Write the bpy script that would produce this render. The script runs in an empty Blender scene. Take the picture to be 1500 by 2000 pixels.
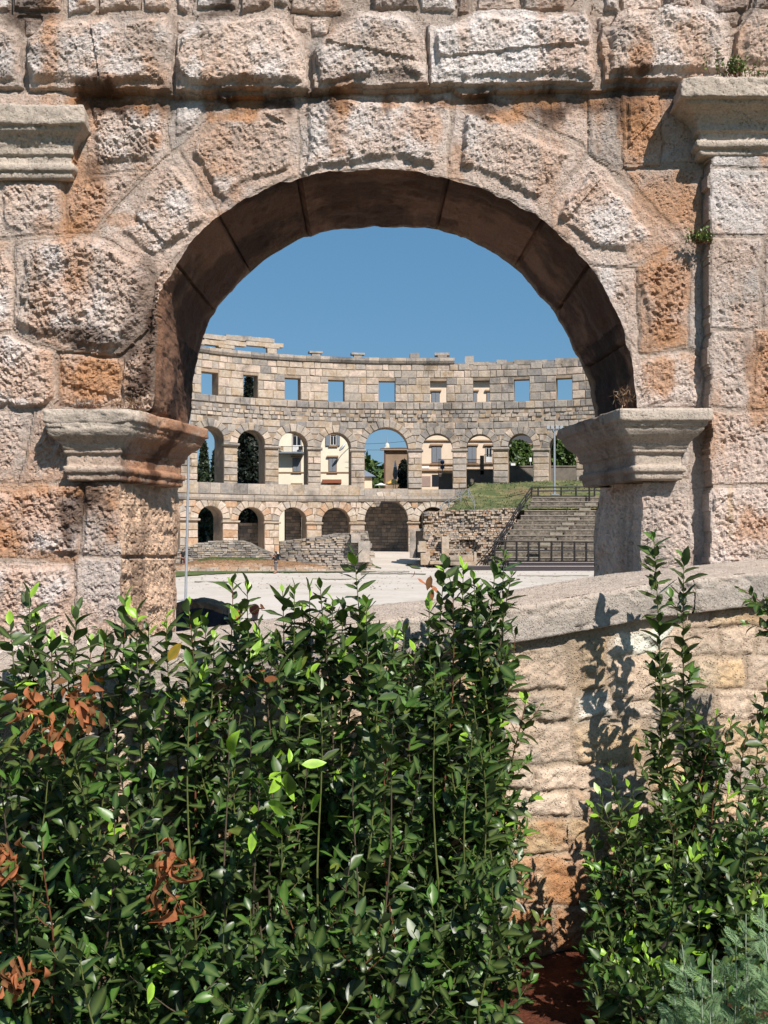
import bpy, math, random
import numpy as np
from mathutils import Vector, Matrix

# ------------------------------------------------------------------ camera, sky, sun, exposure
random.seed(7)
RS = np.random.RandomState(11)
scene = bpy.context.scene
F, CX, HY = 2080.0, 750.0, 1045.0          # focal length in photo pixels, axis column, horizon row
cam_d = bpy.data.cameras.new('camera'); cam = bpy.data.objects.new('camera', cam_d)
scene.collection.objects.link(cam); scene.camera = cam
cam.location = (0, 0, 0); cam.rotation_euler = (math.radians(90), 0, 0)
cam_d.sensor_fit = 'VERTICAL'; cam_d.sensor_height = 36.0; cam_d.sensor_width = 27.0
cam_d.lens = 36.0 * F / 2000.0
cam_d.shift_y = 45.0 / 2000.0
cam_d.clip_start = 0.05; cam_d.clip_end = 6000
SUN = Vector((0.62, -1.0, 1.22)).normalized()
world = bpy.data.worlds.new('World'); scene.world = world; world.use_nodes = True
wn = world.node_tree; bg = wn.nodes['Background']
sky = wn.nodes.new('ShaderNodeTexSky'); sky.sky_type = 'NISHITA'; sky.sun_disc = False
sky.sun_elevation = math.asin(SUN.z); sky.sun_rotation = math.atan2(SUN.x, SUN.y)
sky.air_density = 1.0; sky.dust_density = 0.6; sky.ozone_density = 2.0
mixn = wn.nodes.new('ShaderNodeMix'); mixn.data_type = 'RGBA'; mixn.inputs[0].default_value = 0.70
mixn.inputs[7].default_value = (0.66, 2.24, 4.05, 1)      # a clear, even summer blue over the whole dome
wn.links.new(sky.outputs[0], mixn.inputs[6]); wn.links.new(mixn.outputs[2], bg.inputs[0]); bg.inputs[1].default_value = 0.085
sd = bpy.data.lights.new('sun', 'SUN'); sun = bpy.data.objects.new('sun', sd)
scene.collection.objects.link(sun); sd.energy = 4.8; sd.angle = math.radians(0.55); sd.color = (1.0, 0.935, 0.86)
sun.rotation_euler = SUN.to_track_quat('Z', 'Y').to_euler(); sun.location = (10, -10, 30)
scene.view_settings.view_transform = 'Standard'; scene.view_settings.look = 'None'
scene.view_settings.exposure = 0.48; scene.view_settings.gamma = 1.0
scene.view_settings.use_curve_mapping = False
scene.cycles.max_bounces = 6; scene.cycles.transparent_max_bounces = 4

# ------------------------------------------------------------------ helpers
C = scene.collection
def lin(r, g, b, k=1.0):
    f = lambda v: ((v/255+0.055)/1.055)**2.4 if v > 10 else v/255/12.92
    return (f(r)*k, f(g)*k, f(b)*k)
def tag(o, label=None, cat=None, group=None, kind=None):
    if label: o['label'] = label
    if cat: o['category'] = cat
    if group: o['group'] = group
    if kind: o['kind'] = kind
    return o
def empty(name, loc, label, cat, group=None):
    o = bpy.data.objects.new(name, None); C.objects.link(o); o.location = loc
    o.empty_display_size = 0.3
    return tag(o, label, cat, group)
def link(name, me, mat=None, parent=None, smooth=False):
    if mat is not None and not me.materials: me.materials.append(mat)
    o = bpy.data.objects.new(name, me); C.objects.link(o)
    if parent is not None:
        o.parent = parent; o.matrix_parent_inverse = Matrix.Translation(-parent.location)
    if smooth: me.polygons.foreach_set('use_smooth', [True]*len(me.polygons))
    return o
def mesh_np(name, V, Fc, col=None, smooth=True, extra=None):
    """V (n,3), Fc (m,4) or (m,3) int arrays"""
    V = np.asarray(V, dtype=np.float32); Fc = np.asarray(Fc, dtype=np.int32)
    me = bpy.data.meshes.new(name); k = Fc.shape[1]; m = len(Fc)
    me.vertices.add(len(V)); me.vertices.foreach_set('co', V.ravel())
    me.loops.add(m*k); me.loops.foreach_set('vertex_index', Fc.ravel())
    me.polygons.add(m); me.polygons.foreach_set('loop_start', np.arange(0, m*k, k, dtype=np.int32))
    try: me.polygons.foreach_set('loop_total', np.full(m, k, dtype=np.int32))
    except Exception: pass
    me.update(calc_edges=True)
    if smooth: me.polygons.foreach_set('use_smooth', np.ones(m, dtype=bool))
    if col is not None:
        a = me.color_attributes.new('Col', 'FLOAT_COLOR', 'POINT')
        c4 = np.ones((len(V), 4), dtype=np.float32); c4[:, :3] = col
        a.data.foreach_set('color', c4.ravel())
    if extra is not None:
        a = me.attributes.new('rib', 'FLOAT', 'POINT'); a.data.foreach_set('value', np.asarray(extra, dtype=np.float32))
    return me
def sub_mesh(V, Fc, sel, col):
    f = Fc[sel]; u, inv = np.unique(f, return_inverse=True)
    return V[u], inv.reshape(f.shape), (None if col is None else col[u])
# value noise -------------------------------------------------------
def _h(ix, iy, iz, s):
    n = (ix*374761393 + iy*668265263 + iz*1442695041 + s*1013904223) & 0xffffffff
    n = ((n ^ (n >> 13)) * 1274126177) & 0xffffffff
    n = ((n ^ (n >> 16)) * 2246822519) & 0xffffffff
    return ((n ^ (n >> 15)) & 0xffffff).astype(np.float32) / 16777215.0
def vnoise(x, y, z, s=0):
    x0, y0, z0 = np.floor(x), np.floor(y), np.floor(z)
    fx, fy, fz = x-x0, y-y0, z-z0
    fx = fx*fx*(3-2*fx); fy = fy*fy*(3-2*fy); fz = fz*fz*(3-2*fz)
    x0, y0, z0 = x0.astype(np.int64), y0.astype(np.int64), z0.astype(np.int64)
    def c(a, b, d): return _h(x0+a, y0+b, z0+d, s)
    a = c(0,0,0)*(1-fx)+c(1,0,0)*fx; b = c(0,1,0)*(1-fx)+c(1,1,0)*fx
    d = c(0,0,1)*(1-fx)+c(1,0,1)*fx; e = c(0,1,1)*(1-fx)+c(1,1,1)*fx
    return (a*(1-fy)+b*fy)*(1-fz)+(d*(1-fy)+e*fy)*fz*1.0
def fbm(x, y, z=None, sc=1.0, oct=4, s=0, gain=0.5):
    x = np.asarray(x, dtype=np.float64); y = np.asarray(y, dtype=np.float64)
    z = np.zeros_like(x) if z is None else np.asarray(z, dtype=np.float64)
    t = 0; a = 1.0; tot = 0; f = sc
    for i in range(oct):
        # rotate each octave so that the lattice never lines up
        ca, sa = math.cos(0.6*i+0.4), math.sin(0.6*i+0.4)
        t = t + a*vnoise((x*ca-y*sa)*f+17.3*i, (x*sa+y*ca)*f-9.1*i, z*f+3.7*i, s+i)
        tot += a; a *= gain; f *= 2.03
    return t/tot*2-1
def worley(x, y, sc, s=0):
    x = x*sc; y = y*sc; ix = np.floor(x).astype(np.int64); iy = np.floor(y).astype(np.int64)
    best = np.full(x.shape, 9.0)
    for dx in (-1, 0, 1):
        for dy in (-1, 0, 1):
            jx, jy = ix+dx, iy+dy; zz = np.zeros_like(jx)
            px = jx+_h(jx, jy, zz, s+71); py = jy+_h(jx, jy, zz, s+137)
            best = np.minimum(best, (px-x)**2+(py-y)**2)
    return np.sqrt(best)
def sst(a, b, x):
    t = np.clip((x-a)/(b-a), 0, 1); return t*t*(3-2*t)
def poly_sd(P, poly):
    """signed distance, positive inside"""
    n = len(poly); d2 = np.full(len(P), 1e9); ins = np.zeros(len(P), bool)
    for i in range(n):
        a = poly[i]; b = poly[(i+1) % n]; e = b-a; w = P-a
        t = np.clip((w@e)/max(e@e, 1e-12), 0, 1)
        q = w-t[:, None]*e; d2 = np.minimum(d2, (q*q).sum(1))
        c = (a[1] <= P[:, 1]) != (b[1] <= P[:, 1])
        if abs(e[1]) > 1e-12:
            ins ^= c & (P[:, 0] < a[0]+(P[:, 1]-a[1])*e[0]/e[1])
    d = np.sqrt(d2); return np.where(ins, d, -d)
def in_poly(P, poly):
    ins = np.zeros(len(P), bool); n = len(poly)
    for i in range(n):
        a = poly[i]; b = poly[(i+1) % n]
        if abs(b[1]-a[1]) < 1e-12: continue
        c = (a[1] <= P[:, 1]) != (b[1] <= P[:, 1])
        ins ^= c & (P[:, 0] < a[0]+(P[:, 1]-a[1])*(b[0]-a[0])/(b[1]-a[1]))
    return ins
def resample(pts, step):
    pts = np.asarray(pts, float); seg = np.linalg.norm(np.diff(pts, axis=0), axis=1)
    s = np.r_[0, np.cumsum(seg)]; n = max(2, int(round(s[-1]/step))+1); t = np.linspace(0, s[-1], n)
    return np.stack([np.interp(t, s, pts[:, k]) for k in range(pts.shape[1])], 1)
def grid_faces(nu, nv):
    i = np.arange(nu-1)[:, None]; j = np.arange(nv-1)[None, :]
    a = i*nv+j
    return np.stack([a, a+nv, a+nv+1, a+1], -1).reshape(-1, 4)
def boxes(name, lst, mat, parent=None, kind=None):
    """lst of (x0,x1,y0,y1,z0,z1) -> one mesh"""
    V = []; Fs = []
    for (x0, x1, y0, y1, z0, z1) in lst:
        b = len(V)
        V += [(x0,y0,z0),(x1,y0,z0),(x1,y1,z0),(x0,y1,z0),(x0,y0,z1),(x1,y0,z1),(x1,y1,z1),(x0,y1,z1)]
        Fs += [(b,b+3,b+2,b+1),(b+4,b+5,b+6,b+7),(b,b+1,b+5,b+4),(b+1,b+2,b+6,b+5),(b+2,b+3,b+7,b+6),(b+3,b,b+4,b+7)]
    me = bpy.data.meshes.new(name); me.from_pydata(V, [], Fs); me.update()
    o = link(name, me, mat, parent)
    if kind: o['kind'] = kind
    return o
def tube_np(pts, rad, n=6, close=True):
    pts = np.asarray(pts, float); rad = np.broadcast_to(np.asarray(rad, float), (len(pts),))
    tan = np.gradient(pts, axis=0); tan /= np.linalg.norm(tan, axis=1)[:, None]+1e-9
    ref = np.array([0.31, 0.9, 0.2]); u = np.cross(tan, ref); u /= np.linalg.norm(u, axis=1)[:, None]+1e-9
    v = np.cross(tan, u); th = np.linspace(0, 2*math.pi, n, endpoint=False)
    V = pts[:, None, :]+rad[:, None, None]*(np.cos(th)[None, :, None]*u[:, None, :]+np.sin(th)[None, :, None]*v[:, None, :])
    m = len(pts); Fs = []
    i = np.arange(m-1)[:, None]; j = np.arange(n)[None, :]; k = (j+1) % n
    Fs = np.stack([i*n+j+0*k, i*n+k, (i+1)*n+k, (i+1)*n+j+0*k], -1).reshape(-1, 4)
    return V.reshape(-1, 3), Fs
def cat_np(parts):
    V = []; Fs = []; b = 0
    for v, f in parts:
        V.append(v); Fs.append(f+b); b += len(v)
    return np.concatenate(V), np.concatenate(Fs)
def px(u, v, Y):                      # world point seen at photo pixel (u, v) at distance Y
    return Vector(((u-CX)/F*Y, Y, (HY-v)/F*Y))
# materials ---------------------------------------------------------
def new_mat(name):
    m = bpy.data.materials.new(name); m.use_nodes = True; nt = m.node_tree
    return m, nt, nt.nodes['Principled BSDF']
def N(nt, t, **k):
    n = nt.nodes.new(t)
    for a, v in k.items():
        if a.startswith('i_'): n.inputs[int(a[2:])].default_value = v
        else: setattr(n, a, v)
    return n
def mul_mix(nt, fac, a, b, mode='MULTIPLY'):
    n = nt.nodes.new('ShaderNodeMix'); n.data_type = 'RGBA'; n.blend_type = mode
    for s, v in ((n.inputs[0], fac), (n.inputs[6], a), (n.inputs[7], b)):
        if hasattr(v, 'is_output'): nt.links.new(v, s)
        else: s.default_value = v
    return n.outputs[2]
def stone_mat(name, base=None, scale=40.0, var=0.35, bump=0.5, bdist=0.004, spots=True, rough=0.92, second=None, sec_scale=1.0, objrand=0.0, tint_attr=True, dark=None, dark_scale=1.0, dark_fac=0.7):
    m, nt, bs = new_mat(name); L = nt.links.new
    geo = N(nt, 'ShaderNodeNewGeometry'); pos = geo.outputs['Position']
    if base is None:
        at = N(nt, 'ShaderNodeAttribute', attribute_name='Col'); col = at.outputs['Color']
    else:
        rgb = N(nt, 'ShaderNodeRGB'); rgb.outputs[0].default_value = (*base, 1); col = rgb.outputs[0]
    def noise(sc, det=4.0, rgh=0.6):
        n = N(nt, 'ShaderNodeTexNoise'); n.inputs['Scale'].default_value = sc; n.inputs['Detail'].default_value = det
        n.inputs['Roughness'].default_value = rgh; L(pos, n.inputs['Vector']); return n.outputs['Fac']
    def ramp(src, p0, p1, c0=(0,0,0,1), c1=(1,1,1,1)):
        r = N(nt, 'ShaderNodeValToRGB'); r.color_ramp.elements[0].position = p0; r.color_ramp.elements[1].position = p1
        r.color_ramp.elements[0].color = c0; r.color_ramp.elements[1].color = c1; L(src, r.inputs[0]); return r.outputs[0]
    if second is not None:
        col = mul_mix(nt, ramp(noise(sec_scale, 5), 0.45, 0.62), col, (*second, 1), 'MIX')
    if dark is not None:
        col = mul_mix(nt, ramp(noise(dark_scale, 6, 0.7), 0.52, 0.66, (0,0,0,1), (dark_fac,)*3+(1,)), col, (*dark, 1), 'MIX')
    if objrand > 0:
        oi = N(nt, 'ShaderNodeObjectInfo'); lo = 1-objrand
        col = mul_mix(nt, 1.0, col, ramp(oi.outputs['Random'], 0, 1, (lo, lo*0.98, lo*0.95, 1), (1+objrand*0.4,)*3+(1,)))
    n1 = noise(scale, 5, 0.7)
    col = mul_mix(nt, 1.0, col, ramp(n1, 0.3, 0.7, (1-var,)*3+(1,), (1+var*0.6,)*3+(1,)))
    L(col, bs.inputs['Base Color']); bs.inputs['Roughness'].default_value = rough
    bs.inputs['Specular IOR Level'].default_value = 0.25
    if bump > 0:
        b = N(nt, 'ShaderNodeBump'); b.inputs['Strength'].default_value = bump; b.inputs['Distance'].default_value = bdist
        hgt = n1
        if spots and base is None:      # open pores of the travertine-like stone
            vo = N(nt, 'ShaderNodeTexVoronoi'); vo.inputs['Scale'].default_value = scale*1.1; L(pos, vo.inputs['Vector'])
            pr_ = ramp(vo.outputs['Distance'], 0.12, 0.34); ma = N(nt, 'ShaderNodeMath', operation='MULTIPLY'); L(pr_, ma.inputs[0]); L(ramp(noise(scale*.22, 3), .42, .5, (1,1,1,1), (0.0,0,0,1)), ma.inputs[1])
            mb = N(nt, 'ShaderNodeMath', operation='MAXIMUM'); L(pr_, mb.inputs[0]); L(ramp(noise(scale*.22, 3), .46, .56, (1,1,1,1), (0,0,0,1)), mb.inputs[1])
            mc = N(nt, 'ShaderNodeMath', operation='MULTIPLY_ADD'); L(mb.outputs[0], mc.inputs[0]); mc.inputs[1].default_value = 1.2; L(n1, mc.inputs[2]); hgt = mc.outputs[0]
        L(hgt, b.inputs['Height']); L(b.outputs[0], bs.inputs['Normal'])
    return m
def plain(name, col, rough=0.6, metal=0.0, var=0.12, scale=8.0):
    m, nt, bs = new_mat(name); L = nt.links.new
    geo = N(nt, 'ShaderNodeNewGeometry'); n = N(nt, 'ShaderNodeTexNoise'); n.inputs['Scale'].default_value = scale
    n.inputs['Detail'].default_value = 4; L(geo.outputs['Position'], n.inputs['Vector'])
    r = N(nt, 'ShaderNodeValToRGB'); r.color_ramp.elements[0].position = 0.3; r.color_ramp.elements[1].position = 0.7
    r.color_ramp.elements[0].color = tuple(c*(1-var) for c in col)+(1,); r.color_ramp.elements[1].color = tuple(min(1, c*(1+var)) for c in col)+(1,)
    L(n.outputs['Fac'], r.inputs[0]); L(r.outputs[0], bs.inputs['Base Color'])
    bs.inputs['Roughness'].default_value = rough; bs.inputs['Metallic'].default_value = metal
    return m
M_near = stone_mat('weathered_limestone', None, 60, 0.30, 1.0, 0.012)
M_mould = stone_mat('carved_limestone', None, 62, 0.32, 0.9, 0.010)
M_cope = stone_mat('tooled_coping_stone', None, 75, 0.32, 1.0, 0.012)
# ------------------------------------------------------------------ stone fields
PALE = np.array(lin(231, 209, 194, 0.72)); PINK = np.array(lin(222, 192, 172, 0.69)); ORNG = np.array(lin(214, 158, 114, 0.66))
GREY = np.array(lin(196, 186, 178, 0.60)); WHIT = np.array(lin(240, 234, 231, 0.80)); MORT = np.array(lin(206, 186, 170, 0.64))
DARK = np.array(lin(78, 55, 42, 0.7)); TAN = np.array(lin(230, 200, 166, 0.68)); BLCK = np.array(lin(38, 28, 24, 0.8))
CMAP = dict(p=PALE, k=PINK, o=ORNG, g=GREY, w=WHIT, t=TAN, d=DARK, m=MORT)
def S(poly, c='p', h=0.0, boss=0.0, margin=0.03, rough=0.010, pits=0.4, bev=0.04, mort=0.008, c2='o', mix=0.2):
    return dict(poly=poly, c=c, h=h, boss=boss, margin=margin, rough=rough, pits=pits, bev=bev, mort=mort, c2=c2, mix=mix)
def stonefield(P, stones, stains, warp=0.013, joint=0.011, pad=0.5, seed=0, blend=1.0):
    """P (n,2) metres -> height, nearest stone, colour"""
    x, z = P[:, 0], P[:, 1]
    w1 = fbm(x, z, sc=6, oct=3, s=seed+5); w2 = fbm(x, z, sc=6, oct=3, s=seed+25)
    w3 = fbm(x, z, sc=26, oct=2, s=seed+45); w4 = fbm(x, z, sc=26, oct=2, s=seed+55)
    Q = P+np.stack([w1*warp*2.2+w3*warp*0.6, w2*warp*2.2+w4*warp*0.6], 1)
    best = np.full(len(P), -9.0); sid = np.full(len(P), -1)
    for i, st in enumerate(stones):
        pl = np.asarray(st['poly'], float); lo = pl.min(0)-pad*0.4; hi = pl.max(0)+pad*0.4
        idx = np.nonzero((Q[:, 0] > lo[0]) & (Q[:, 0] < hi[0]) & (Q[:, 1] > lo[1]) & (Q[:, 1] < hi[1]))[0]
        if len(idx) == 0: continue
        d = poly_sd(Q[idx], pl); u = d > best[idx]
        best[idx[u]] = d[u]; sid[idx[u]] = i
    A = lambda k: np.array([s[k] for s in stones]+[0.0])[sid]
    base, boss, marg, rgh, pit, bev, mort = A('h'), A('boss'), A('margin'), A('rough'), A('pits'), A('bev'), A('mort')
    rnd = _h(sid.astype(np.int64), sid*0+3, sid*0+1, seed)
    lo_n = fbm(x, z, rnd*9, sc=3.2, oct=3, s=seed+9); mid = fbm(x, z, rnd*9, sc=11, oct=5, s=seed+19, gain=0.6)
    hi_n = fbm(x, z, sc=34, oct=3, s=seed+29, gain=0.7)
    rid = 1-np.abs(fbm(x*0.8, z, sc=15, oct=4, s=seed+33, gain=0.6))*2.2
    xr = x*0.8+z*0.6; zr = z*0.8-x*0.6
    wp = worley(xr*1.3+0.03*mid, zr*0.8+0.03*hi_n, 17, seed+3); wp2 = worley(xr+0.012*hi_n, zr*0.75+0.012*mid, 36, seed+7)
    gate = sst(0.30, 0.62, vnoise(x*13, z*13, x*0+2.2, seed+8)); gate2 = sst(0.28, 0.6, vnoise(x*21, z*21, x*0+5.2, seed+9))
    strat = fbm(xr*0.55, zr*2.4, sc=16, oct=4, s=seed+13, gain=0.65)
    t = sst(-0.002, joint, best)
    b = sst(0, 1, (best-marg+0.045*lo_n+0.020*mid)/(bev*(1.0+0.9*np.clip(fbm(x, z, sc=2.3, oct=2, s=seed+66), -0.8, 1))))
    h = base-mort*(1-t)
    edge = sst(0.0, 0.05, best)
    face = (0.35+0.65*b)*t
    tilt = (x*np.cos(rnd*40)+z*np.sin(rnd*40)); tilt = (tilt*1.0-np.round(tilt))*0.02
    h = h+boss*b*(0.70+0.55*lo_n)+tilt*b*(boss > 0)+0.80*rgh*face*(1.1*mid+0.6*rid-0.3+1.4*hi_n+1.2*strat)+0.0035*(1-face)*hi_n
    pz = sst(0.02, 0.25, fbm(x, z, sc=4, oct=2, s=seed+77)+0.12)
    h = h-pit*face*(0.014*sst(0.40, 0.10, wp)*gate*(0.25+pz)+0.009*sst(0.42, 0.12, wp2)*gate2*(0.4+0.6*b))
    # flat broken facets instead of a swollen cushion
    fac = vnoise(x*9+1.5*mid, z*9+1.5*mid, rnd*30, seed+88); fac = np.round(fac*5)/5; h = h+boss*0.22*b*(fac-.5)*(boss > .03)
    crk = np.abs(fbm(x, z, sc=2.4, oct=4, s=seed+95, gain=.55)); h = h-0.010*sst(0.014, 0.0, crk)*sst(.0, .3, fbm(x, z, sc=1.2, oct=2, s=seed+96))
    h = h+(1-t)*0.003*hi_n+0.004*lo_n
    # colour
    c1 = np.array([CMAP[s['c']] for s in stones]+[MORT])[sid]; c2 = np.array([CMAP[s['c2']] for s in stones]+[MORT])[sid]; mx = A('mix')
    m = sst(0.0, 0.35, fbm(x*1.1, z*0.8, rnd*5, sc=3.0, oct=5, s=seed+61, gain=0.62)+(mx-0.35)*1.4)
    col = c1*(1-m[:, None])+c2*m[:, None]
    u_ = sst(-0.25, 0.35, fbm(x, z, sc=1.6, oct=5, s=seed+71, gain=0.6)); base_c = PALE*u_[:, None]+PINK*(1-u_[:, None])
    kb = blend*0.30+blend*0.35*sst(-0.3, 0.3, fbm(x, z, sc=5, oct=4, s=seed+72)); col = col*(1-kb[:, None])+base_c*kb[:, None]
    run = sst(0.12, 0.45, fbm(x*3.2, z*0.5, sc=2.0, oct=5, s=seed+73, gain=0.6)+0.25*fbm(x, z, sc=1.0, oct=2, s=seed+74))*0.42*blend; col = col*(1-run[:, None])+ORNG*run[:, None]
    gr = sst(0.12, 0.5, fbm(x, z, sc=2.2, oct=5, s=seed+91, gain=0.65))*0.5
    col = col*(1-gr[:, None])+GREY*gr[:, None]
    wh = sst(-0.10, 0.35, fbm(x, z, sc=4.2, oct=5, s=seed+191, gain=0.6)+.15*lo_n)*(0.22+0.36*b*(boss > 0.03))
    col = col*(1-wh[:, None])+WHIT*wh[:, None]
    mo = (1-sst(-0.002, 0.010, best+0.01*mid))*0.75
    col = col*(1-mo[:, None])+MORT*(0.95+0.1*hi_n[:, None])*mo[:, None]
    col = col*((0.92 if blend > .5 else 0.84)+(0.16 if blend > .5 else .30)*rnd[:, None])
    nz = fbm(x, z*0.55, sc=9, oct=5, s=seed+301, gain=0.65)
    for (cx, cz, rx, rz, cc, st) in stains:
        d = np.sqrt(((x-cx)/rx)**2+((z-cz)/rz)**2); k = sst(1.25, 0.55, d+0.85*nz)*st
        col = col*(1-k[:, None])+CMAP[cc]*k[:, None]
    return h, sid, np.clip(col, 0.01, 0.9)
W = lambda pl: [((a-CX)/260.0, (HY-b)/260.0) for a, b in pl]
R = lambda x0, y0, x1, y1: W([(x0, y0), (x1, y0), (x1, y1), (x0, y1)])
ns = []
# rubble on top of the frieze
for row, (ya, yb) in enumerate([(-165, -112), (-108, -66), (-62, -24), (-20, 22)]):
    x = -250+row*17
    while x < 1750:
        w = random.uniform(38, 105); j = lambda a=6: random.uniform(-a, a)
        if random.random() < 0.88:
            ns.append(S(W([(x+j(), ya+j()), (x+w-10+j(), ya+j()), (x+w-10+j(), yb+j()), (x+j(), yb+j())]), random.choice('ppgkwd' if row > 1 else 'ppgk'), h=random.uniform(0.0, 0.05), boss=0.02, margin=0.0, rough=0.012, pits=0.7, mort=0.03, mix=random.uniform(0, 0.45)))
        x += w
for (a, b, c, d) in [(345, 42, 385, 66), (575, 36, 605, 62), (612, 40, 640, 72), (1165, 34, 1195, 62), (50, 42, 78, 74), (1400, 22, 1440, 48)]:
    ns.append(S(R(a, b, c, d), 'p', h=0.02, boss=0.02, margin=0.0, rough=0.01, mort=0.02))
bk = dict(h=0.10, boss=0.07, margin=0.035, rough=0.013, pits=0.7, bev=0.05, mort=0.05)
ns += [S(W([(-240,45),(-75,48),(-70,182),(-240,182)]), 'p', **bk),
 S(W([(-62,55),(15,50),(48,80),(50,182),(-62,184)]), 'k', **bk, mix=0.25),
 S(W([(58,90),(95,46),(328,42),(343,75),(340,186),(60,184)]), 'p', **bk, mix=0.25),
 S(W([(348,85),(398,42),(562,38),(598,92),(603,182),(347,187)]), 'p', **bk, mix=0.1),
 S(W([(607,115),(648,66),(700,34),(790,35),(832,62),(834,172),(612,183)]), 'p', **bk, mix=0.0),
 S(W([(837,55),(880,60),(925,32),(1020,27),(1060,40),(1140,30),(1158,62),(1160,173),(837,174)]), 'w', **bk, mix=0.0),
 S(W([(1170,64),(1215,28),(1368,18),(1420,48),(1422,166),(1172,169)]), 'p', **bk, mix=0.2),
 S(W([(1430,66),(1470,24),(1560,30),(1600,60),(1600,150),(1432,150)]), 'k', **bk, mix=0.25),
 S(W([(1610,50),(1740,50),(1740,150),(1610,150)]), 'p', **bk)]
fl = dict(rough=0.006, pits=0.5)
vb = dict(h=0.0, boss=0.055, margin=0.085, rough=0.013, pits=0.7, bev=0.05)
vf = dict(h=0.0, boss=0.012, margin=0.05, rough=0.008, pits=0.6)
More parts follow.
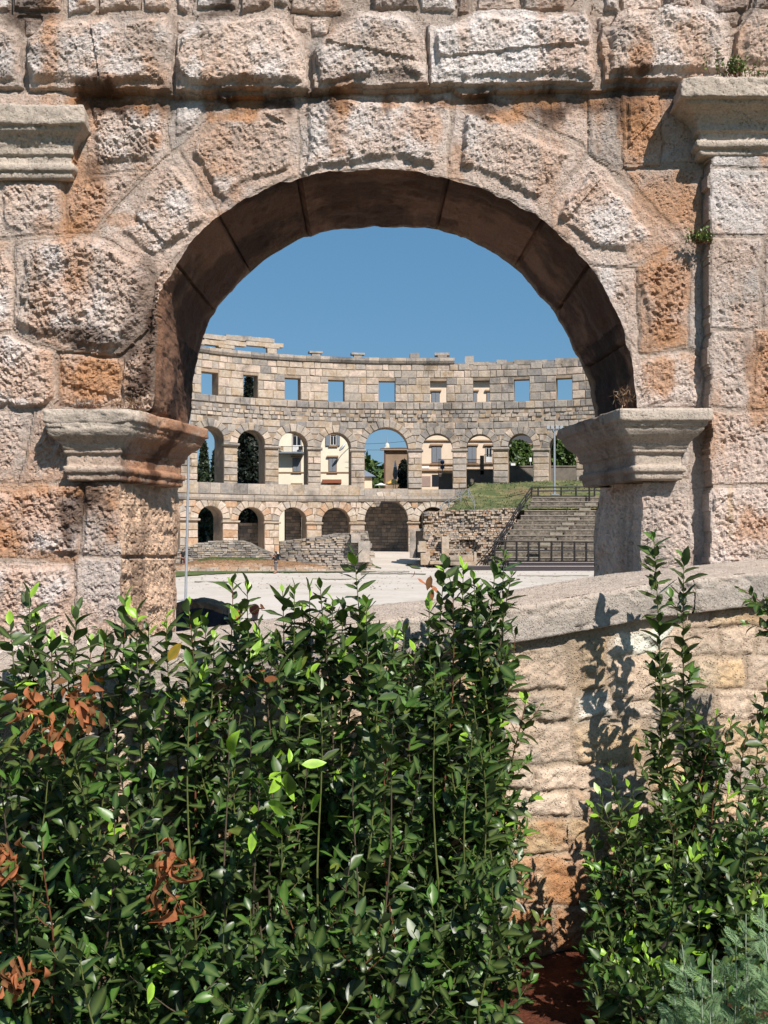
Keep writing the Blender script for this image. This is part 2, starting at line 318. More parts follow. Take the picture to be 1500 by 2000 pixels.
ns += [S(R(-250, 190, 128, 344), 'k', h=0.07, rough=0.007, pits=0.6, mix=0.3),
 S(W([(166,192),(326,192),(324,300),(300,328),(172,346),(168,300)]), 'p', h=0.01, boss=0.05, margin=0.05, rough=0.015, pits=1.3, bev=0.04, mix=0.35),
 S(W([(330,195),(425,195),(415,224),(345,292),(331,292)]), 'g', h=0.0, boss=0.04, margin=0.04, rough=0.010, mix=0.1),
 S(W([(430,214),(583,188),(586,346),(500,376),(430,421),(352,296),(372,262)]), 'k', **dict(vb, margin=0.07), mix=0.1),
 S(W([(586,188),(882,182),(868,347),(800,333),(700,332),(587,346)]), 'p', **dict(vb, margin=0.05), mix=0.3),
 S(W([(890,205),(962,202),(1142,294),(1056,425),(985,386),(920,358),(870,347)]), 'p', **vb, mix=0.18),
 S(W([(968,190),(1072,190),(1070,247)]), 'g', **vf), S(W([(1076,190),(1150,190),(1146,290),(1076,250)]), 'k', **vf),
 S(W([(1153,190),(1208,190),(1212,322),(1195,325),(1153,300)]), 'g', h=0.012, rough=0.009, pits=0.8, mix=0.1),
 S(W([(1212,190),(1290,190),(1288,318),(1216,322)]), 'o', h=0.02, boss=0.025, margin=0.03, rough=0.011, pits=1.3, mix=0.7),
 S(R(1292, 190, 1372, 318), 'k', h=0.0, **fl, mix=0.1),
 S(W([(1218,330),(1372,332),(1372,498),(1332,466)]), 'o', h=0.0, rough=0.006, pits=1.0, mix=0.6),
 S(W([(1147,300),(1326,470),(1240,518),(1152,515),(1105,466),(1059,428)]), 'p', **vb, mix=0.12),
 S(W([(1154,520),(1240,524),(1246,690),(1222,658),(1190,580)]), 'p', h=-0.01, rough=0.010, pits=0.8, mix=0.05),
 S(W([(1244,521),(1332,479),(1345,500),(1342,678),(1250,690)]), 'o', h=0.0, boss=0.02, margin=0.03, rough=0.012, pits=1.3, mix=0.5),
 S(W([(1347,500),(1372,502),(1372,690),(1346,680)]), 'g', h=0.0, **fl, mix=0.0),
 S(W([(1226,664),(1250,695),(1340,690),(1372,700),(1372,798),(1243,798)]), 'p', h=-0.005, boss=0.02, margin=0.02, rough=0.011, pits=0.9, mix=0.4),
 # left field
 S(R(-250, 352, -8, 460), 'p', h=0.02, boss=0.03, margin=0.03, rough=0.01),
 S(W([(-4,352),(120,350),(126,458),(-4,462)]), 'p', h=0.02, boss=0.03, margin=0.03, rough=0.012, pits=0.9, mix=0.15),
 S(W([(130,352),(298,332),(312,306),(180,456),(132,458)]), 'o', h=0.01, boss=0.02, margin=0.02, rough=0.014, pits=1.3, mix=0.4),
 S(W([(320,306),(349,300),(428,424),(372,476),(330,520),(306,535),(200,462),(225,420)]), 'p', **vb, mix=0.1),
 S(W([(34,480),(110,466),(190,464),(285,512),(300,548),(288,640),(228,688),(118,684),(30,640)]), 'p', h=0.03, boss=0.07, margin=0.015, rough=0.024, pits=0.8, bev=0.09, mix=0.15),
 S(R(-250, 470, 26, 648), 'k', h=0.02, boss=0.04, margin=0.02, rough=0.015, pits=1.2),
 S(W([(-250,656),(20,656),(104,690),(108,784),(66,798),(-250,798)]), 'k', h=0.02, boss=0.05, margin=0.01, rough=0.020, pits=1.3, mix=0.2),
 S(W([(114,692),(238,700),(236,794),(112,792)]), 'o', h=0.0, boss=0.02, margin=0.01, rough=0.018, pits=1.3, mix=0.7),
 S(W([(306,550),(340,505),(316,600),(300,700),(300,800),(243,800),(242,706),(292,650)]), 'k', h=0.0, boss=0.03, margin=-0.02, rough=0.028, pits=1.9, mix=0.4),
 S(W([(-250,806),(66,806),(38,940),(-250,942)]), 'p', h=0.02, boss=0.02, margin=0.03, rough=0.013, pits=1.0, mix=0.1),
 S(W([(74,806),(250,806),(250,940),(42,940)]), 'k', h=0.04, rough=0.012, pits=1.0, mix=0.35),
 S(R(-250, 950, -22, 1086), 'o', h=0.05, boss=0.03, margin=0.02, rough=0.016, pits=1.4),
 S(W([(-16,952),(166,948),(160,1086),(-16,1086)]), 'o', h=0.05, boss=0.035, margin=0.02, rough=0.019, pits=1.5, mix=0.55),
 S(W([(172,946),(250,938),(250,1086),(168,1088)]), 'p', h=0.06, boss=0.02, margin=0.01, rough=0.014, pits=1.3, mix=0.35),
 S(W([(-250,1096),(-66,1096),(-66,1400),(-250,1400)]), 'k', h=0.05, boss=0.03, margin=0.02, rough=0.014, pits=1.0),
 S(W([(-60,1096),(150,1100),(156,1400),(-60,1400)]), 'k', h=0.05, boss=0.035, margin=0.03, rough=0.016, pits=1.1, mix=0.1),
 S(W([(156,1094),(250,1090),(250,1400),(162,1400)]), 'p', h=0.065, rough=0.009, pits=0.9, mix=0.15),
 # right pier and pilaster
 S(R(1245, 806, 1346, 932), 'g', h=0.0, rough=0.006, pits=0.5, mix=0.0),
 S(R(1240, 938, 1350, 1134), 'p', h=0.025, rough=0.009, pits=0.9, mix=0.05),
 S(R(1240, 1142, 1350, 1400), 'p', h=0.025, rough=0.008, pits=0.8, mix=0.05),
 S(R(1351, 806, 1378, 1400), 'g', h=-0.03, rough=0.004, pits=0.2, mix=0.0, mort=0.0)]
rp = dict(h=0.125, mort=0.010)
ns += [S(R(1378, 150, 1750, 276), 'p', **rp, rough=0.005), S(R(1378, 280, 1596, 338), 'w', **rp, rough=0.005, pits=0.4, mix=0.0), S(R(1602, 280, 1750, 338), 'p', **rp),
 S(R(1378, 344, 1596, 465), 'w', **rp, rough=0.007, pits=0.7, mix=0.15), S(R(1602, 344, 1750, 465), 'o', **rp),
 S(R(1378, 472, 1474, 646), 'g', **rp, rough=0.009, pits=0.9, mix=0.0), S(R(1484, 472, 1750, 640), 'k', **rp, rough=0.010, pits=1.0, mix=0.3),
 S(W([(1378,652),(1460,650),(1452,800),(1378,798)]), 'p', **rp, rough=0.009, pits=1.0, mix=0.1),
 S(W([(1466,648),(1750,650),(1750,795),(1456,800)]), 'o', **rp, boss=0.02, rough=0.014, pits=1.4, mix=0.6),
 S(R(1378, 808, 1750, 945), 'k', **rp, rough=0.010, pits=1.3, mix=0.12),
 S(W([(1378,952),(1750,950),(1750,1120),(1378,1124)]), 'p', **rp, boss=0.012, rough=0.014, pits=1.1, mix=0.25),
 S(R(1378, 1132, 1750, 1400), 'k', **rp, rough=0.010, pits=1.0, mix=0.1)]
def ST(lst): return [((a-CX)/260, (HY-b)/260, rx/260, ry/260, c, s) for a, b, rx, ry, c, s in lst]
stains = ST([(230, 205, 70, 26, 'd', .95), (500, 202, 75, 16, 'd', .9), (460, 230, 50, 14, 'o', .8), (830, 240, 45, 60, 'o', .55), (655, 260, 20, 60, 'o', .5),
 (1060, 205, 60, 30, 'd', .7), (1235, 205, 45, 60, 'd', .8), (1255, 270, 45, 55, 'o', .8), (1075, 215, 25, 45, 'd', .6), (840, 200, 40, 12, 'd', .6),
 (140, 250, 18, 80, 'o', .8), (150, 370, 45, 90, 'o', .6), (60, 30, 40, 40, 'd', .7), (440, 20, 30, 26, 'd', .6), (190, 330, 30, 30, 'd', .5),
 (965, 140, 40, 18, 'o', .0), (1245, 130, 26, 50, 'o', .75), (1250, 150, 20, 18, 'd', .7), (110, 110, 20, 60, 'o', .5), (230, 170, 70, 10, 'o', .5),
 (700, 165, 100, 16, 'd', .25), (1120, 165, 60, 14, 'g', .5), (620, 110, 16, 60, 'g', .7), (170, 665, 55, 26, 'd', .75), (190, 740, 55, 50, 'o', .8), (160, 560, 30, 60, 'o', .4),
 (270, 640, 28, 90, 'd', .55), (265, 760, 26, 45, 'd', .8), (292, 560, 16, 60, 'd', .5), (115, 450, 40, 30, 'o', .4), (240, 430, 30, 14, 'o', .5),
 (60, 1000, 80, 60, 'o', .5), (145, 1010, 24, 75, 'd', .75), (175, 965, 26, 24, 'd', .7), (120, 960, 40, 14, 'o', .6), (120, 1092, 40, 8, 'o', .5),
 (1300, 560, 50, 60, 'o', .5), (1300, 650, 40, 30, 'o', .7), (1290, 740, 40, 40, 'o', .7), (1290, 410, 60, 80, 'o', .5), (1140, 390, 30, 30, 'o', .35), (990, 230, 50, 18, 'o', .8), (1260, 490, 40, 20, 'o', .5),
 (1220, 500, 20, 60, 'p', .4), (1475, 740, 30, 90, 'o', .6), (1450, 690, 14, 40, 'd', .3), (1490, 1030, 60, 40, 'o', .6), (1415, 1000, 8, 60, 't', .7), (1450, 330, 20, 26, 'g', .7), (1480, 300, 12, 40, 'o', .6), (1400, 250, 80, 20, 'g', .5),
 (1480, 1090, 40, 30, 'm', .8), (1450, 10, 60, 30, 'd', .4), (890, 330, 18, 60, 'o', .4), (1190, 560, 25, 40, 'w', .5), (430, 400, 40, 16, 'w', .3), (700, 320, 90, 12, 'w', .35)])
for k in range(46):      # black runoff crust below the projecting course and the ledges
    u = random.uniform(165, 1370); stains += ST([(u, random.uniform(188, 212), random.uniform(8, 40), random.uniform(10, 34), random.choice('ddo'), random.uniform(.25, .7))])
for k in range(26):
    stains += ST([(random.uniform(-60, 1560), random.uniform(40, 180), random.uniform(10, 40), random.uniform(6, 26), random.choice('ggd'), random.uniform(.2, .5))])
stains += ST([(300, 700, 16, 90, 'd', .7), (250, 690, 30, 20, 'd', .6), (200, 1000, 30, 50, 'd', .35), (100, 650, 60, 12, 'd', .5), (60, 830, 30, 40, 'g', .4), (420, 395, 60, 10, 'd', .3)])
# ------------------------------------------------------------------ opening outline, front and back edge
front_px = [(241,1400),(241,1200),(239,1090),(236,1000),(238,930),(238,812),(270,806),(300,800),(303,720),(305,650),(311,590),(320,560),(345,512),(375,470),(402,440),(428,420),
 (470,392),(520,367),(586,346),(640,336),(700,331),(740,330),(800,333),(866,346),(920,360),(985,386),(1020,404),(1056,425),(1085,450),(1120,483),(1153,518),(1180,560),(1200,600),(1222,655),(1236,715),(1242,760),(1244,800),
 (1256,806),(1256,930),(1252,1000),(1250,1100),(1250,1400)]
back_px = [(344,1400),(344,1200),(344,1090),(348,1000),(350,930),(352,850),(358,842),(366,836),(372,780),(380,720),(388,680),(396,655),(420,605),(445,575),(470,548),(490,530),
 (522,505),(560,480),(605,460),(650,450),(700,444),(735,441),(790,441),(845,446),(890,457),(940,480),(968,497),(1000,520),(1030,548),(1060,585),(1085,615),(1105,650),(1118,685),(1135,715),(1150,745),(1158,775),(1163,815),
 (1172,845),(1172,930),(1166,1000),(1160,1100),(1158,1400)]
YB = 9.47
def dense(a, b, step):
    a = np.array(a, float); b = np.array(b, float)
    seg = np.linalg.norm(np.diff(a, axis=0), axis=1); s = np.r_[0, np.cumsum(seg)]; n = int(s[-1]/step); t = np.linspace(0, s[-1], n)
    f = np.stack([np.interp(t, s, a[:, 0]), np.interp(t, s, a[:, 1])], 1); g = np.stack([np.interp(t, s, b[:, 0]), np.interp(t, s, b[:, 1])], 1)
    def sm(q, k):
        w = np.ones(2*k+1)/(2*k+1); o = q.copy()
        for i in range(2): o[k:-k, i] = np.convolve(q[:, i], w, 'valid')
        return o
    f = sm(f, 3); g = sm(g, 6)
    nz = fbm(f[:, 0]/26, f[:, 1]/26, sc=1.0, oct=4, s=4); nz2 = fbm(g[:, 0]/20, g[:, 1]/20, sc=1.0, oct=4, s=14)
    d = np.gradient(f, axis=0); nn = np.stack([d[:, 1], -d[:, 0]], 1); nn /= np.linalg.norm(nn, axis=1)[:, None]+1e-9
    d = np.gradient(g, axis=0); n2 = np.stack([d[:, 1], -d[:, 0]], 1); n2 /= np.linalg.norm(n2, axis=1)[:, None]+1e-9
    return f+nn*nz[:, None]*4.5, g+n2*nz2[:, None]*6
fr, bkp = dense(front_px, back_px, 3.6)
fw = np.stack([(fr[:, 0]-CX)/260, (HY-fr[:, 1])/260], 1)                      # metres in the plane Y = 8
bw = np.stack([(bkp[:, 0]-CX)*YB/F, (HY-bkp[:, 1])*YB/F], 1)
# ------------------------------------------------------------------ the near wall
FLAT = True
near = empty('gateway_wall', (0, 8, -3.1), 'near rusticated limestone wall with one large round arch framing the arena', 'wall')
st = 2.75/260
gx = np.arange(-250, 1750, 2.75); gy = np.arange(1400, -165, -2.75)
GX, GY = np.meshgrid((gx-CX)/260, (HY-gy)/260, indexing='ij')
P = np.stack([GX.ravel(), GY.ravel()], 1); nu, nv = GX.shape
inside = in_poly(P, fw)
FQ = grid_faces(nu, nv)
keep = ~inside[FQ].all(1); FQ = FQ[keep]
mv = np.unique(FQ[inside[FQ].any(1)]); mv = mv[inside[mv]]
for s0 in range(0, len(mv), 2000):
    ii = mv[s0:s0+2000]; d = ((P[ii][:, None, :]-fw[None, :, :])**2).sum(-1); k = d.argmin(1)
    P[ii] = fw[k]
used = np.zeros(len(P), bool); used[FQ.ravel()] = True
H = np.zeros(len(P)); SID = np.full(len(P), -1); COL = np.zeros((len(P), 3))
h_, s_, c_ = stonefield(P[used], ns, stains); H[used] = h_; SID[used] = s_; COL[used] = c_
V = np.stack([P[:, 0], 8.0-H, P[:, 1]], 1)
# soffit and jambs as a loft, row 0 on the front edge
hf, sf, cf = stonefield(fw, ns, stains)
nd = 64; tt = np.linspace(0, 1, nd)**1.0
SV = np.zeros((len(fw), nd, 3)); 
dfw = np.gradient(fw, axis=0); nin = np.stack([dfw[:, 1], -dfw[:, 0]], 1); nin /= np.linalg.norm(nin, axis=1)[:, None]+1e-9
arc = np.r_[0, np.cumsum(np.linalg.norm(np.diff(fw, axis=0), axis=1))]
for j, t in enumerate(tt):
    b = fw*(1-t)+bw*t; yy = (8.0-hf)*(1-t)+YB*t
    e = min(1, j/3.0)*min(1, (nd-1-j)/3.0)
    dn = 0.022*fbm(arc, yy, sc=5, oct=5, s=88, gain=0.55)+0.012*fbm(arc, yy*0.5, sc=22, oct=3, s=98)
    jf = np.zeros(len(fw)); ch = np.r_[False, sf[1:] != sf[:-1]]
    for k in np.nonzero(ch)[0]: jf[max(0, k-1):k+1] = -0.030
    dn = dn+np.where(fw[:, 1] < .9, 0.026*fbm(fw[:, 1], yy, sc=13, oct=5, s=77, gain=.7)-0.018*sst(.32, .1, worley(fw[:, 1], yy, 20, 8)), 0)
    so = (_h(sf.astype(np.int64), sf*0+9, sf*0+4, 5)-.5)*0.05*(fw[:, 1] > .93)
    b = b+nin*(dn*e+jf*e+so*e)[:, None]
    SV[:, j, 0] = b[:, 0]; SV[:, j, 1] = yy+0.01*e*fbm(arc, yy, sc=9, oct=2, s=8); SV[:, j, 2] = b[:, 1]
ar2 = np.repeat(arc[:, None], nd, 1).ravel(); yy2 = SV[:, :, 1].ravel(); zz2 = SV[:, :, 2].ravel(); xx2 = SV[:, :, 0].ravel()
n1 = fbm(ar2, yy2, sc=2.2, oct=5, s=200, gain=0.6); n2 = fbm(ar2*2.0, yy2*0.5, sc=4.5, oct=4, s=210, gain=0.6); n3 = fbm(ar2*0.4, yy2*3.2, sc=3.0, oct=4, s=230)
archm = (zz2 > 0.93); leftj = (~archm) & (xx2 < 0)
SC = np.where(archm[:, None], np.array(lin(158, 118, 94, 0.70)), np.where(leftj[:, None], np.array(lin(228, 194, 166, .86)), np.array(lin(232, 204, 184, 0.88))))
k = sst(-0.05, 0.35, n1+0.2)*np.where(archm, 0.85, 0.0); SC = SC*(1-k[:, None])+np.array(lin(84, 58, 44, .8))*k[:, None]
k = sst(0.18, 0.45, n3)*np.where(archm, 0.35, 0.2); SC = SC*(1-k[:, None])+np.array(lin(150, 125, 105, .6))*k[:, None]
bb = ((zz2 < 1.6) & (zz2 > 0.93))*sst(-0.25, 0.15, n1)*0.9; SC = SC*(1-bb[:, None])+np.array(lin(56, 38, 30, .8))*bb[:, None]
tr = np.repeat(tt[None, :], len(fw), 0).ravel()
k = (sst(0.93, 0.99, tr)*archm)*0.8; SC = SC*(1-k[:, None])+np.array(lin(200, 170, 145, .6))*k[:, None]  # paler back rim paints the lit edge of the soffit
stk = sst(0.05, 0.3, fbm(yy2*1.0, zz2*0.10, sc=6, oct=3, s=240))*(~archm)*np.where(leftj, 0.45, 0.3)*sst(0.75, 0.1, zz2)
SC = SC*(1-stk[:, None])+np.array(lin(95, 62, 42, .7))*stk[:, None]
SC = SC*(1+0.2*n2[:, None])*(1+.55*(np.repeat(_h(sf.astype(np.int64), sf*0+2, sf*0+8, 5), nd)-.5)*archm)[:, None]
SFq = grid_faces(len(fw), nd)[:, ::-1]; SVf = SV.reshape(-1, 3); sfid = np.repeat(sf[:-1], nd-1)
fid = SID[FQ]; fid = np.where(fid[:, 0] >= 0, fid[:, 0], fid.max(1))
for i in range(-1, len(ns)):
    a = fid == i; b = sfid == i
    if not a.any() and not b.any(): continue
    vs, fs, cs = [], [], []; base = 0
    if a.any():
        v, f, c = sub_mesh(V, FQ, a, COL); vs.append(v); fs.append(f); cs.append(c); base = len(v)
    if b.any():
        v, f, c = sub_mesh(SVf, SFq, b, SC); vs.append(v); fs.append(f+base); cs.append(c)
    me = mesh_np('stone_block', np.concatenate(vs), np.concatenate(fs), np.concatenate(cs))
    me.polygons.foreach_set('use_smooth', np.zeros(len(me.polygons), bool)) if FLAT else None
    link('stone_block' if i >= 0 else 'mortar_bed', me, M_near, near)
# wall body beyond the picture and above it, back face
body = [(-9.0, (-248-CX)/260, 8.02, YB+0.03, -3.3, 4.66), ((1746-CX)/260, 9.0, 8.0, YB+0.03, -3.3, 4.66), (-9.0, 9.0, 8.0, YB+0.03, 4.655, 15.0)]
boxes('wall_core', body, stone_mat('wall_core_limestone', lin(200, 178, 158, .6), 6, .3, .6, .01, second=lin(205, 150, 105, .6), sec_scale=1.3), near)
bx = np.arange(-9.0, 9.01, 0.09); bz = np.arange(-3.3, 4.7, 0.09); BX, BZ = np.meshgrid(bx, bz, indexing='ij'); BP = np.stack([BX.ravel(), BZ.ravel()], 1)
bo = np.concatenate([[[bw[0, 0], -4]], bw, [[bw[-1, 0], -4]]]); bi = in_poly(BP, bo); BF = grid_faces(len(bx), len(bz)); BF = BF[~bi[BF].all(1)]
mv = np.unique(BF[bi[BF].any(1)]); mv = mv[bi[mv]]; bod = np.concatenate([resample([[bw[0, 0], -4], bw[0]], 0.05), bw, resample([bw[-1], [bw[-1, 0], -4]], 0.05)])
for v_ in mv: BP[v_] = bod[((bod-BP[v_])**2).sum(1).argmin()]
me = mesh_np('back_face', np.stack([BP[:, 0], np.full(len(BP), YB), BP[:, 1]], 1), BF[:, ::-1], np.tile(PINK, (len(BP), 1)), smooth=False)
link('back_face', me, M_near, near)
# jambs below the sampled field
boxes('wall_core', [(-9.0, -1.98, 7.97, YB-.02, -3.3, -1.36), (1.93, 9.0, 7.97, YB-.02, -3.3, -1.36)], bpy.data.materials['wall_core_limestone'], near)
# ------------------------------------------------------------------ mouldings swept round corners
def moulding(name, path, prof, label=None, parent=None, colfn=None, amp=0.010, step=0.014, seed=0, mat=None):
    path = np.array(path, float); prof = resample(prof, step)
    seg = np.diff(path, axis=0); L = np.linalg.norm(seg, axis=1); nrm = np.stack([seg[:, 1], -seg[:, 0]], 1)/L[:, None]
    pts = []; dirs = []
    for i in range(len(seg)):
        n = max(2, int(L[i]/step)); a = nrm[i] if i == 0 else None
        d0 = nrm[i] if i == 0 else (nrm[i-1]+nrm[i])/(1+nrm[i-1]@nrm[i])
        d1 = nrm[i] if i == len(seg)-1 else (nrm[i]+nrm[i+1])/(1+nrm[i]@nrm[i+1])
        for k in range(n if i < len(seg)-1 else n+1):
            t = k/n; pts.append(path[i]+seg[i]*t); dirs.append(d0*(1-t)+d1*t)
    pts = np.array(pts); dirs = np.array(dirs); m = len(pts); k = len(prof)
    o = prof[:, 0]; z = prof[:, 1]
    s = np.r_[0, np.cumsum(np.linalg.norm(np.diff(pts, axis=0), axis=1))]
    SS, ZZ = np.meshgrid(s, z, indexing='ij'); OO = np.repeat(o[None, :], m, 0)
    er = fbm(SS, ZZ, sc=9, oct=5, s=seed+3, gain=0.6); er2 = fbm(SS, ZZ, sc=2.2, oct=2, s=seed+8); wl = worley(SS, ZZ*1.2, 30, seed)
    top = sst(o.max()*0.7, o.max(), OO)
    OO = OO+amp*(er*1.5)-0.045*sst(0.0, 0.5, er2+0.6*er)*top-0.012*sst(0.3, 0.08, wl)*(er2 > -0.2)
    ZD = ZZ+amp*1.6*fbm(SS, OO, sc=8, oct=4, s=seed+31)*top-0.012*sst(0.15, .6, er2)*top
    XY = pts[:, None, :]+dirs[:, None, :]*OO[:, :, None]
    V = np.concatenate([XY, ZD[:, :, None]], 2)
    inner = np.concatenate([pts-dirs*0.06, np.full((m, 1), z[-1])], 1)   # closing strips at the top and the bottom
    inner0 = np.concatenate([pts-dirs*0.06, np.full((m, 1), z[0])], 1)
    inner[:, 2] = ZD[:, -1]
    Vall = np.concatenate([inner0[:, None, :], V, inner[:, None, :]], 1); kk = k+2
    Fs = grid_faces(m, kk)[:, ::-1]
    VV = Vall.reshape(-1, 3)
    c = colfn(np.repeat(s, kk), VV) if colfn else np.tile(PALE, (len(VV), 1))
    me = mesh_np(name, VV, Fs, c, smooth=False); ob = link(name, me, mat or M_mould, parent)
    return ob
def mcol(kind, seed):
    def f(s, V):
        x, z, y = V[:, 0], V[:, 2], V[:, 1]
        a = fbm(s, z, sc=3, oct=5, s=seed, gain=.6); b = fbm(s*1.5, z*1.5, sc=9, oct=4, s=seed+5)
        c = np.array(lin(222, 206, 190, .70))*np.ones((len(x), 1))
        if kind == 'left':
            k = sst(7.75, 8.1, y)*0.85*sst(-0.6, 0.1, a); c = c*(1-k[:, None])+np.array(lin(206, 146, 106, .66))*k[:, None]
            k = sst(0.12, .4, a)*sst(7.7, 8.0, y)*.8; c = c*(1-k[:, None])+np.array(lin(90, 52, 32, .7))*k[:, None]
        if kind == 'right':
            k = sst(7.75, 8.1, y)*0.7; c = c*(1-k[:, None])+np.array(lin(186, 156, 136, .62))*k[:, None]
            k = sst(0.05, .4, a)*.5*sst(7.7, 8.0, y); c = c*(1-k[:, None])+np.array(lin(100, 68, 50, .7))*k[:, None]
        k = sst(0.1, .5, b)*.35; c = c*(1-k[:, None])+np.array(lin(230, 210, 190, .7))*k[:, None]
        k = sst(0.15, .5, -a)*.3; c = c*(1-k[:, None])+np.array(lin(168, 158, 148, .55))*k[:, None]
        return c
    return f
prof = [(0.0,0.40),(0.025,0.41),(0.025,0.455),(0.05,0.462),(0.058,0.485),(0.05,0.508),(0.02,0.512),(0.02,0.60),(0.05,0.605),(0.05,0.635),(0.065,0.64),(0.075,0.67),(0.11,0.70),(0.155,0.725),(0.19,0.765),(0.195,0.79),(0.21,0.79),(0.215,0.822),(0.245,0.826),(0.25,0.85),(0.25,0.905),(0.235,0.915),(0.0,0.93)]
prof = [(o*.74, z) for o, z in prof]
il = moulding('impost_moulding', [(-2.33,8.02),(-2.33,7.89),(-1.965,7.89),(-1.735,9.02),(-1.95,9.05)], prof, parent=near, colfn=mcol('left', 5), seed=1)
il['label'] = 'left arch impost, grey in front and rusty along its side'
pr = [(o, z+0.005) for o, z in prof]
ir = moulding('impost_moulding', [(1.98,9.15),(1.72,9.12),(1.87,7.89),(2.19,7.89),(2.19,8.03)], pr, parent=near, colfn=mcol('right', 45), seed=7)
ir['label'] = 'right arch impost with brown shaded side'
prof2 = [(0.0,-0.50),(0.02,-0.49),(0.02,-0.45),(0.05,-0.445),(0.055,-0.42),(0.05,-0.395),(0.01,-0.39),(0.01,-0.33),(0.04,-0.325),(0.045,-0.27),(0.06,-0.26),(0.075,-0.235),(0.12,-0.20),(0.19,-0.17),(0.20,-0.145),(0.25,-0.14),(0.255,0.0),(0.0,0.012)]
moulding('capital_moulding', [(2.35,8.03),(2.35,7.875),(4.0,7.875)], [(o*.86, z+3.30) for o, z in prof2], parent=near, colfn=mcol('top', 9), seed=11)
moulding('capital_moulding', [(-4.0,7.93),(-2.335,7.93),(-2.335,8.05)], [(o*.58, z+3.15) for o, z in prof2], parent=near, colfn=mcol('top', 19), seed=12, amp=.014)
# ------------------------------------------------------------------ parapet wall in front with its sloping coping
pw = lambda x: 6.357+0.36*x
def cop_z(x): return np.interp(x, [-3.2, -2.03, -1.28, 0.0, 0.83, 1.78, 2.63, 3.6], [-0.80, -0.722, -0.652, -0.505, -0.445, -0.316, -0.249, -0.17])
def pxw(u, v):
    a = (u-CX)/F; Y = 6.357/(1-0.36*a); return (a*Y, (HY-v)/F*Y)
WP = lambda pl: [pxw(*q) for q in pl]
par = empty('parapet_wall', (0, 6.4, -2.65), 'low rubble limestone parapet under a sloping grey coping behind the laurels', 'wall')
ps = []
pk = dict(boss=0.008, margin=-0.01, rough=0.013, pits=0.3, bev=0.035, mort=0.012)
for pl, c, mx in [([(985,1268),(1104,1262),(1108,1345),(1020,1350),(985,1346)],'p',.05),([(1134,1256),(1184,1250),(1190,1345),(1139,1350)],'t',.25),([(1200,1240),(1318,1224),(1322,1266),(1235,1280),(1200,1282)],'w',0),
  ([(1200,1296),(1335,1276),(1328,1350),(1240,1370),(1202,1360)],'p',.05),([(1134,1366),(1190,1356),(1196,1402),(1130,1408)],'w',.0),([(1206,1376),(1340,1360),(1342,1396),(1210,1402)],'p',.05),([(1126,1424),(1250,1412),(1262,1492),(1132,1498)],'t',.2),
  ([(985,1358),(1122,1356),(1112,1402),(985,1410)],'p',.0),([(985,1416),(1114,1412),(1118,1492),(985,1494)],'p',.05),([(1046,1504),(1236,1500),(1238,1538),(1050,1548)],'p',.1),([(985,1503),(1040,1504),(1044,1546),(985,1548)],'p',.1),
  ([(985,1555),(1112,1552),(1116,1592),(985,1596)],'p',.2),([(1120,1548),(1262,1540),(1264,1592),(1122,1597)],'p',.4),([(985,1606),(1172,1602),(1172,1664),(985,1668)],'t',.5),([(1178,1602),(1268,1598),(1268,1664),(1178,1664)],'t',.6),
  ([(985,1674),(1164,1670),(1156,1766),(985,1774)],'t',.6),([(1170,1670),(1280,1670),(1280,1762),(1164,1764)],'t',.6),([(960,1782),(1076,1778),(1082,1872),(960,1880)],'o',.8),([(1084,1778),(1205,1774),(1205,1850),(1088,1862)],'o',.7)]:
    ps.append(S(WP(pl), c, c2='o', mix=mx, **pk))
cs_ = [1185, 1225, 1285, 1352, 1408, 1496, 1550, 1600, 1668, 1774, 1870, 1965, 2080]
for (xa, xb) in ((-330, 978), (1272, 1760)):
    for r in range(len(cs_)-1):
        x = xa
        while x < xb-20:
            w = random.uniform(70, 175)
            if xb-(x+w) < 60: w = xb-x
            j = lambda a=4: random.uniform(-a, a); lo = 'ptgtp' if r < 7 else 'pttk' if r < 9 else 'ootto'
            ps.append(S(WP([(x+5+j(), cs_[r]+4+j()), (x+w-5+j(), cs_[r]+4+j()), (x+w-5+j(), cs_[r+1]-4+j()), (x+5+j(), cs_[r+1]-4+j())]), random.choice(lo), c2='o', mix=random.uniform(0, .1 if r < 6 else .5), **pk))
            x += w
xs = np.arange(-3.3, 3.6, 0.0125); nz_ = 175; PXs, T = np.meshgrid(xs, np.linspace(0, 1, nz_), indexing='ij')
ztop = cop_z(PXs)-0.215; PZ = -2.75+(ztop+2.75)*T
P2 = np.stack([PXs.ravel(), PZ.ravel()], 1)
h2, s2, c2_ = stonefield(P2, ps, [], seed=50, warp=0.013, joint=0.010, blend=0.15)
nrmx, nrmy = 0.36/1.0628, -1/1.0628
PV = np.stack([P2[:, 0]+nrmx*h2, pw(P2[:, 0])+0.03+nrmy*h2, P2[:, 1]], 1)
c2_ = np.clip(c2_*np.array([1.04, 1.0, .88]), 0, .72)
PF = grid_faces(len(xs), nz_); pid = s2[PF][:, 0]
for i in range(-1, len(ps)):
    a = pid == i
    if not a.any(): continue
    v, f, c = sub_mesh(PV, PF, a, c2_)
    link('rubble_stone' if i >= 0 else 'mortar_bed', mesh_np('rubble_stone', v, f, c, smooth=False), M_near, par)
# back of the parapet
zb = lambda x: float(cop_z(x))-0.21
bv = []; 
for x in np.linspace(-3.3, 3.59, 30): bv += [(x, pw(x)+0.45, -3.2), (x, pw(x)+0.45, zb(x)), (x, pw(x)+0.02, zb(x))]
me = mesh_np('back_face', np.array(bv), np.array([(i*3+a, i*3+a+1, i*3+3+a+1, i*3+3+a) for i in range(29) for a in (0, 1)]), np.tile(PINK, (90, 1)), smooth=False); link('back_face', me, M_near, par)
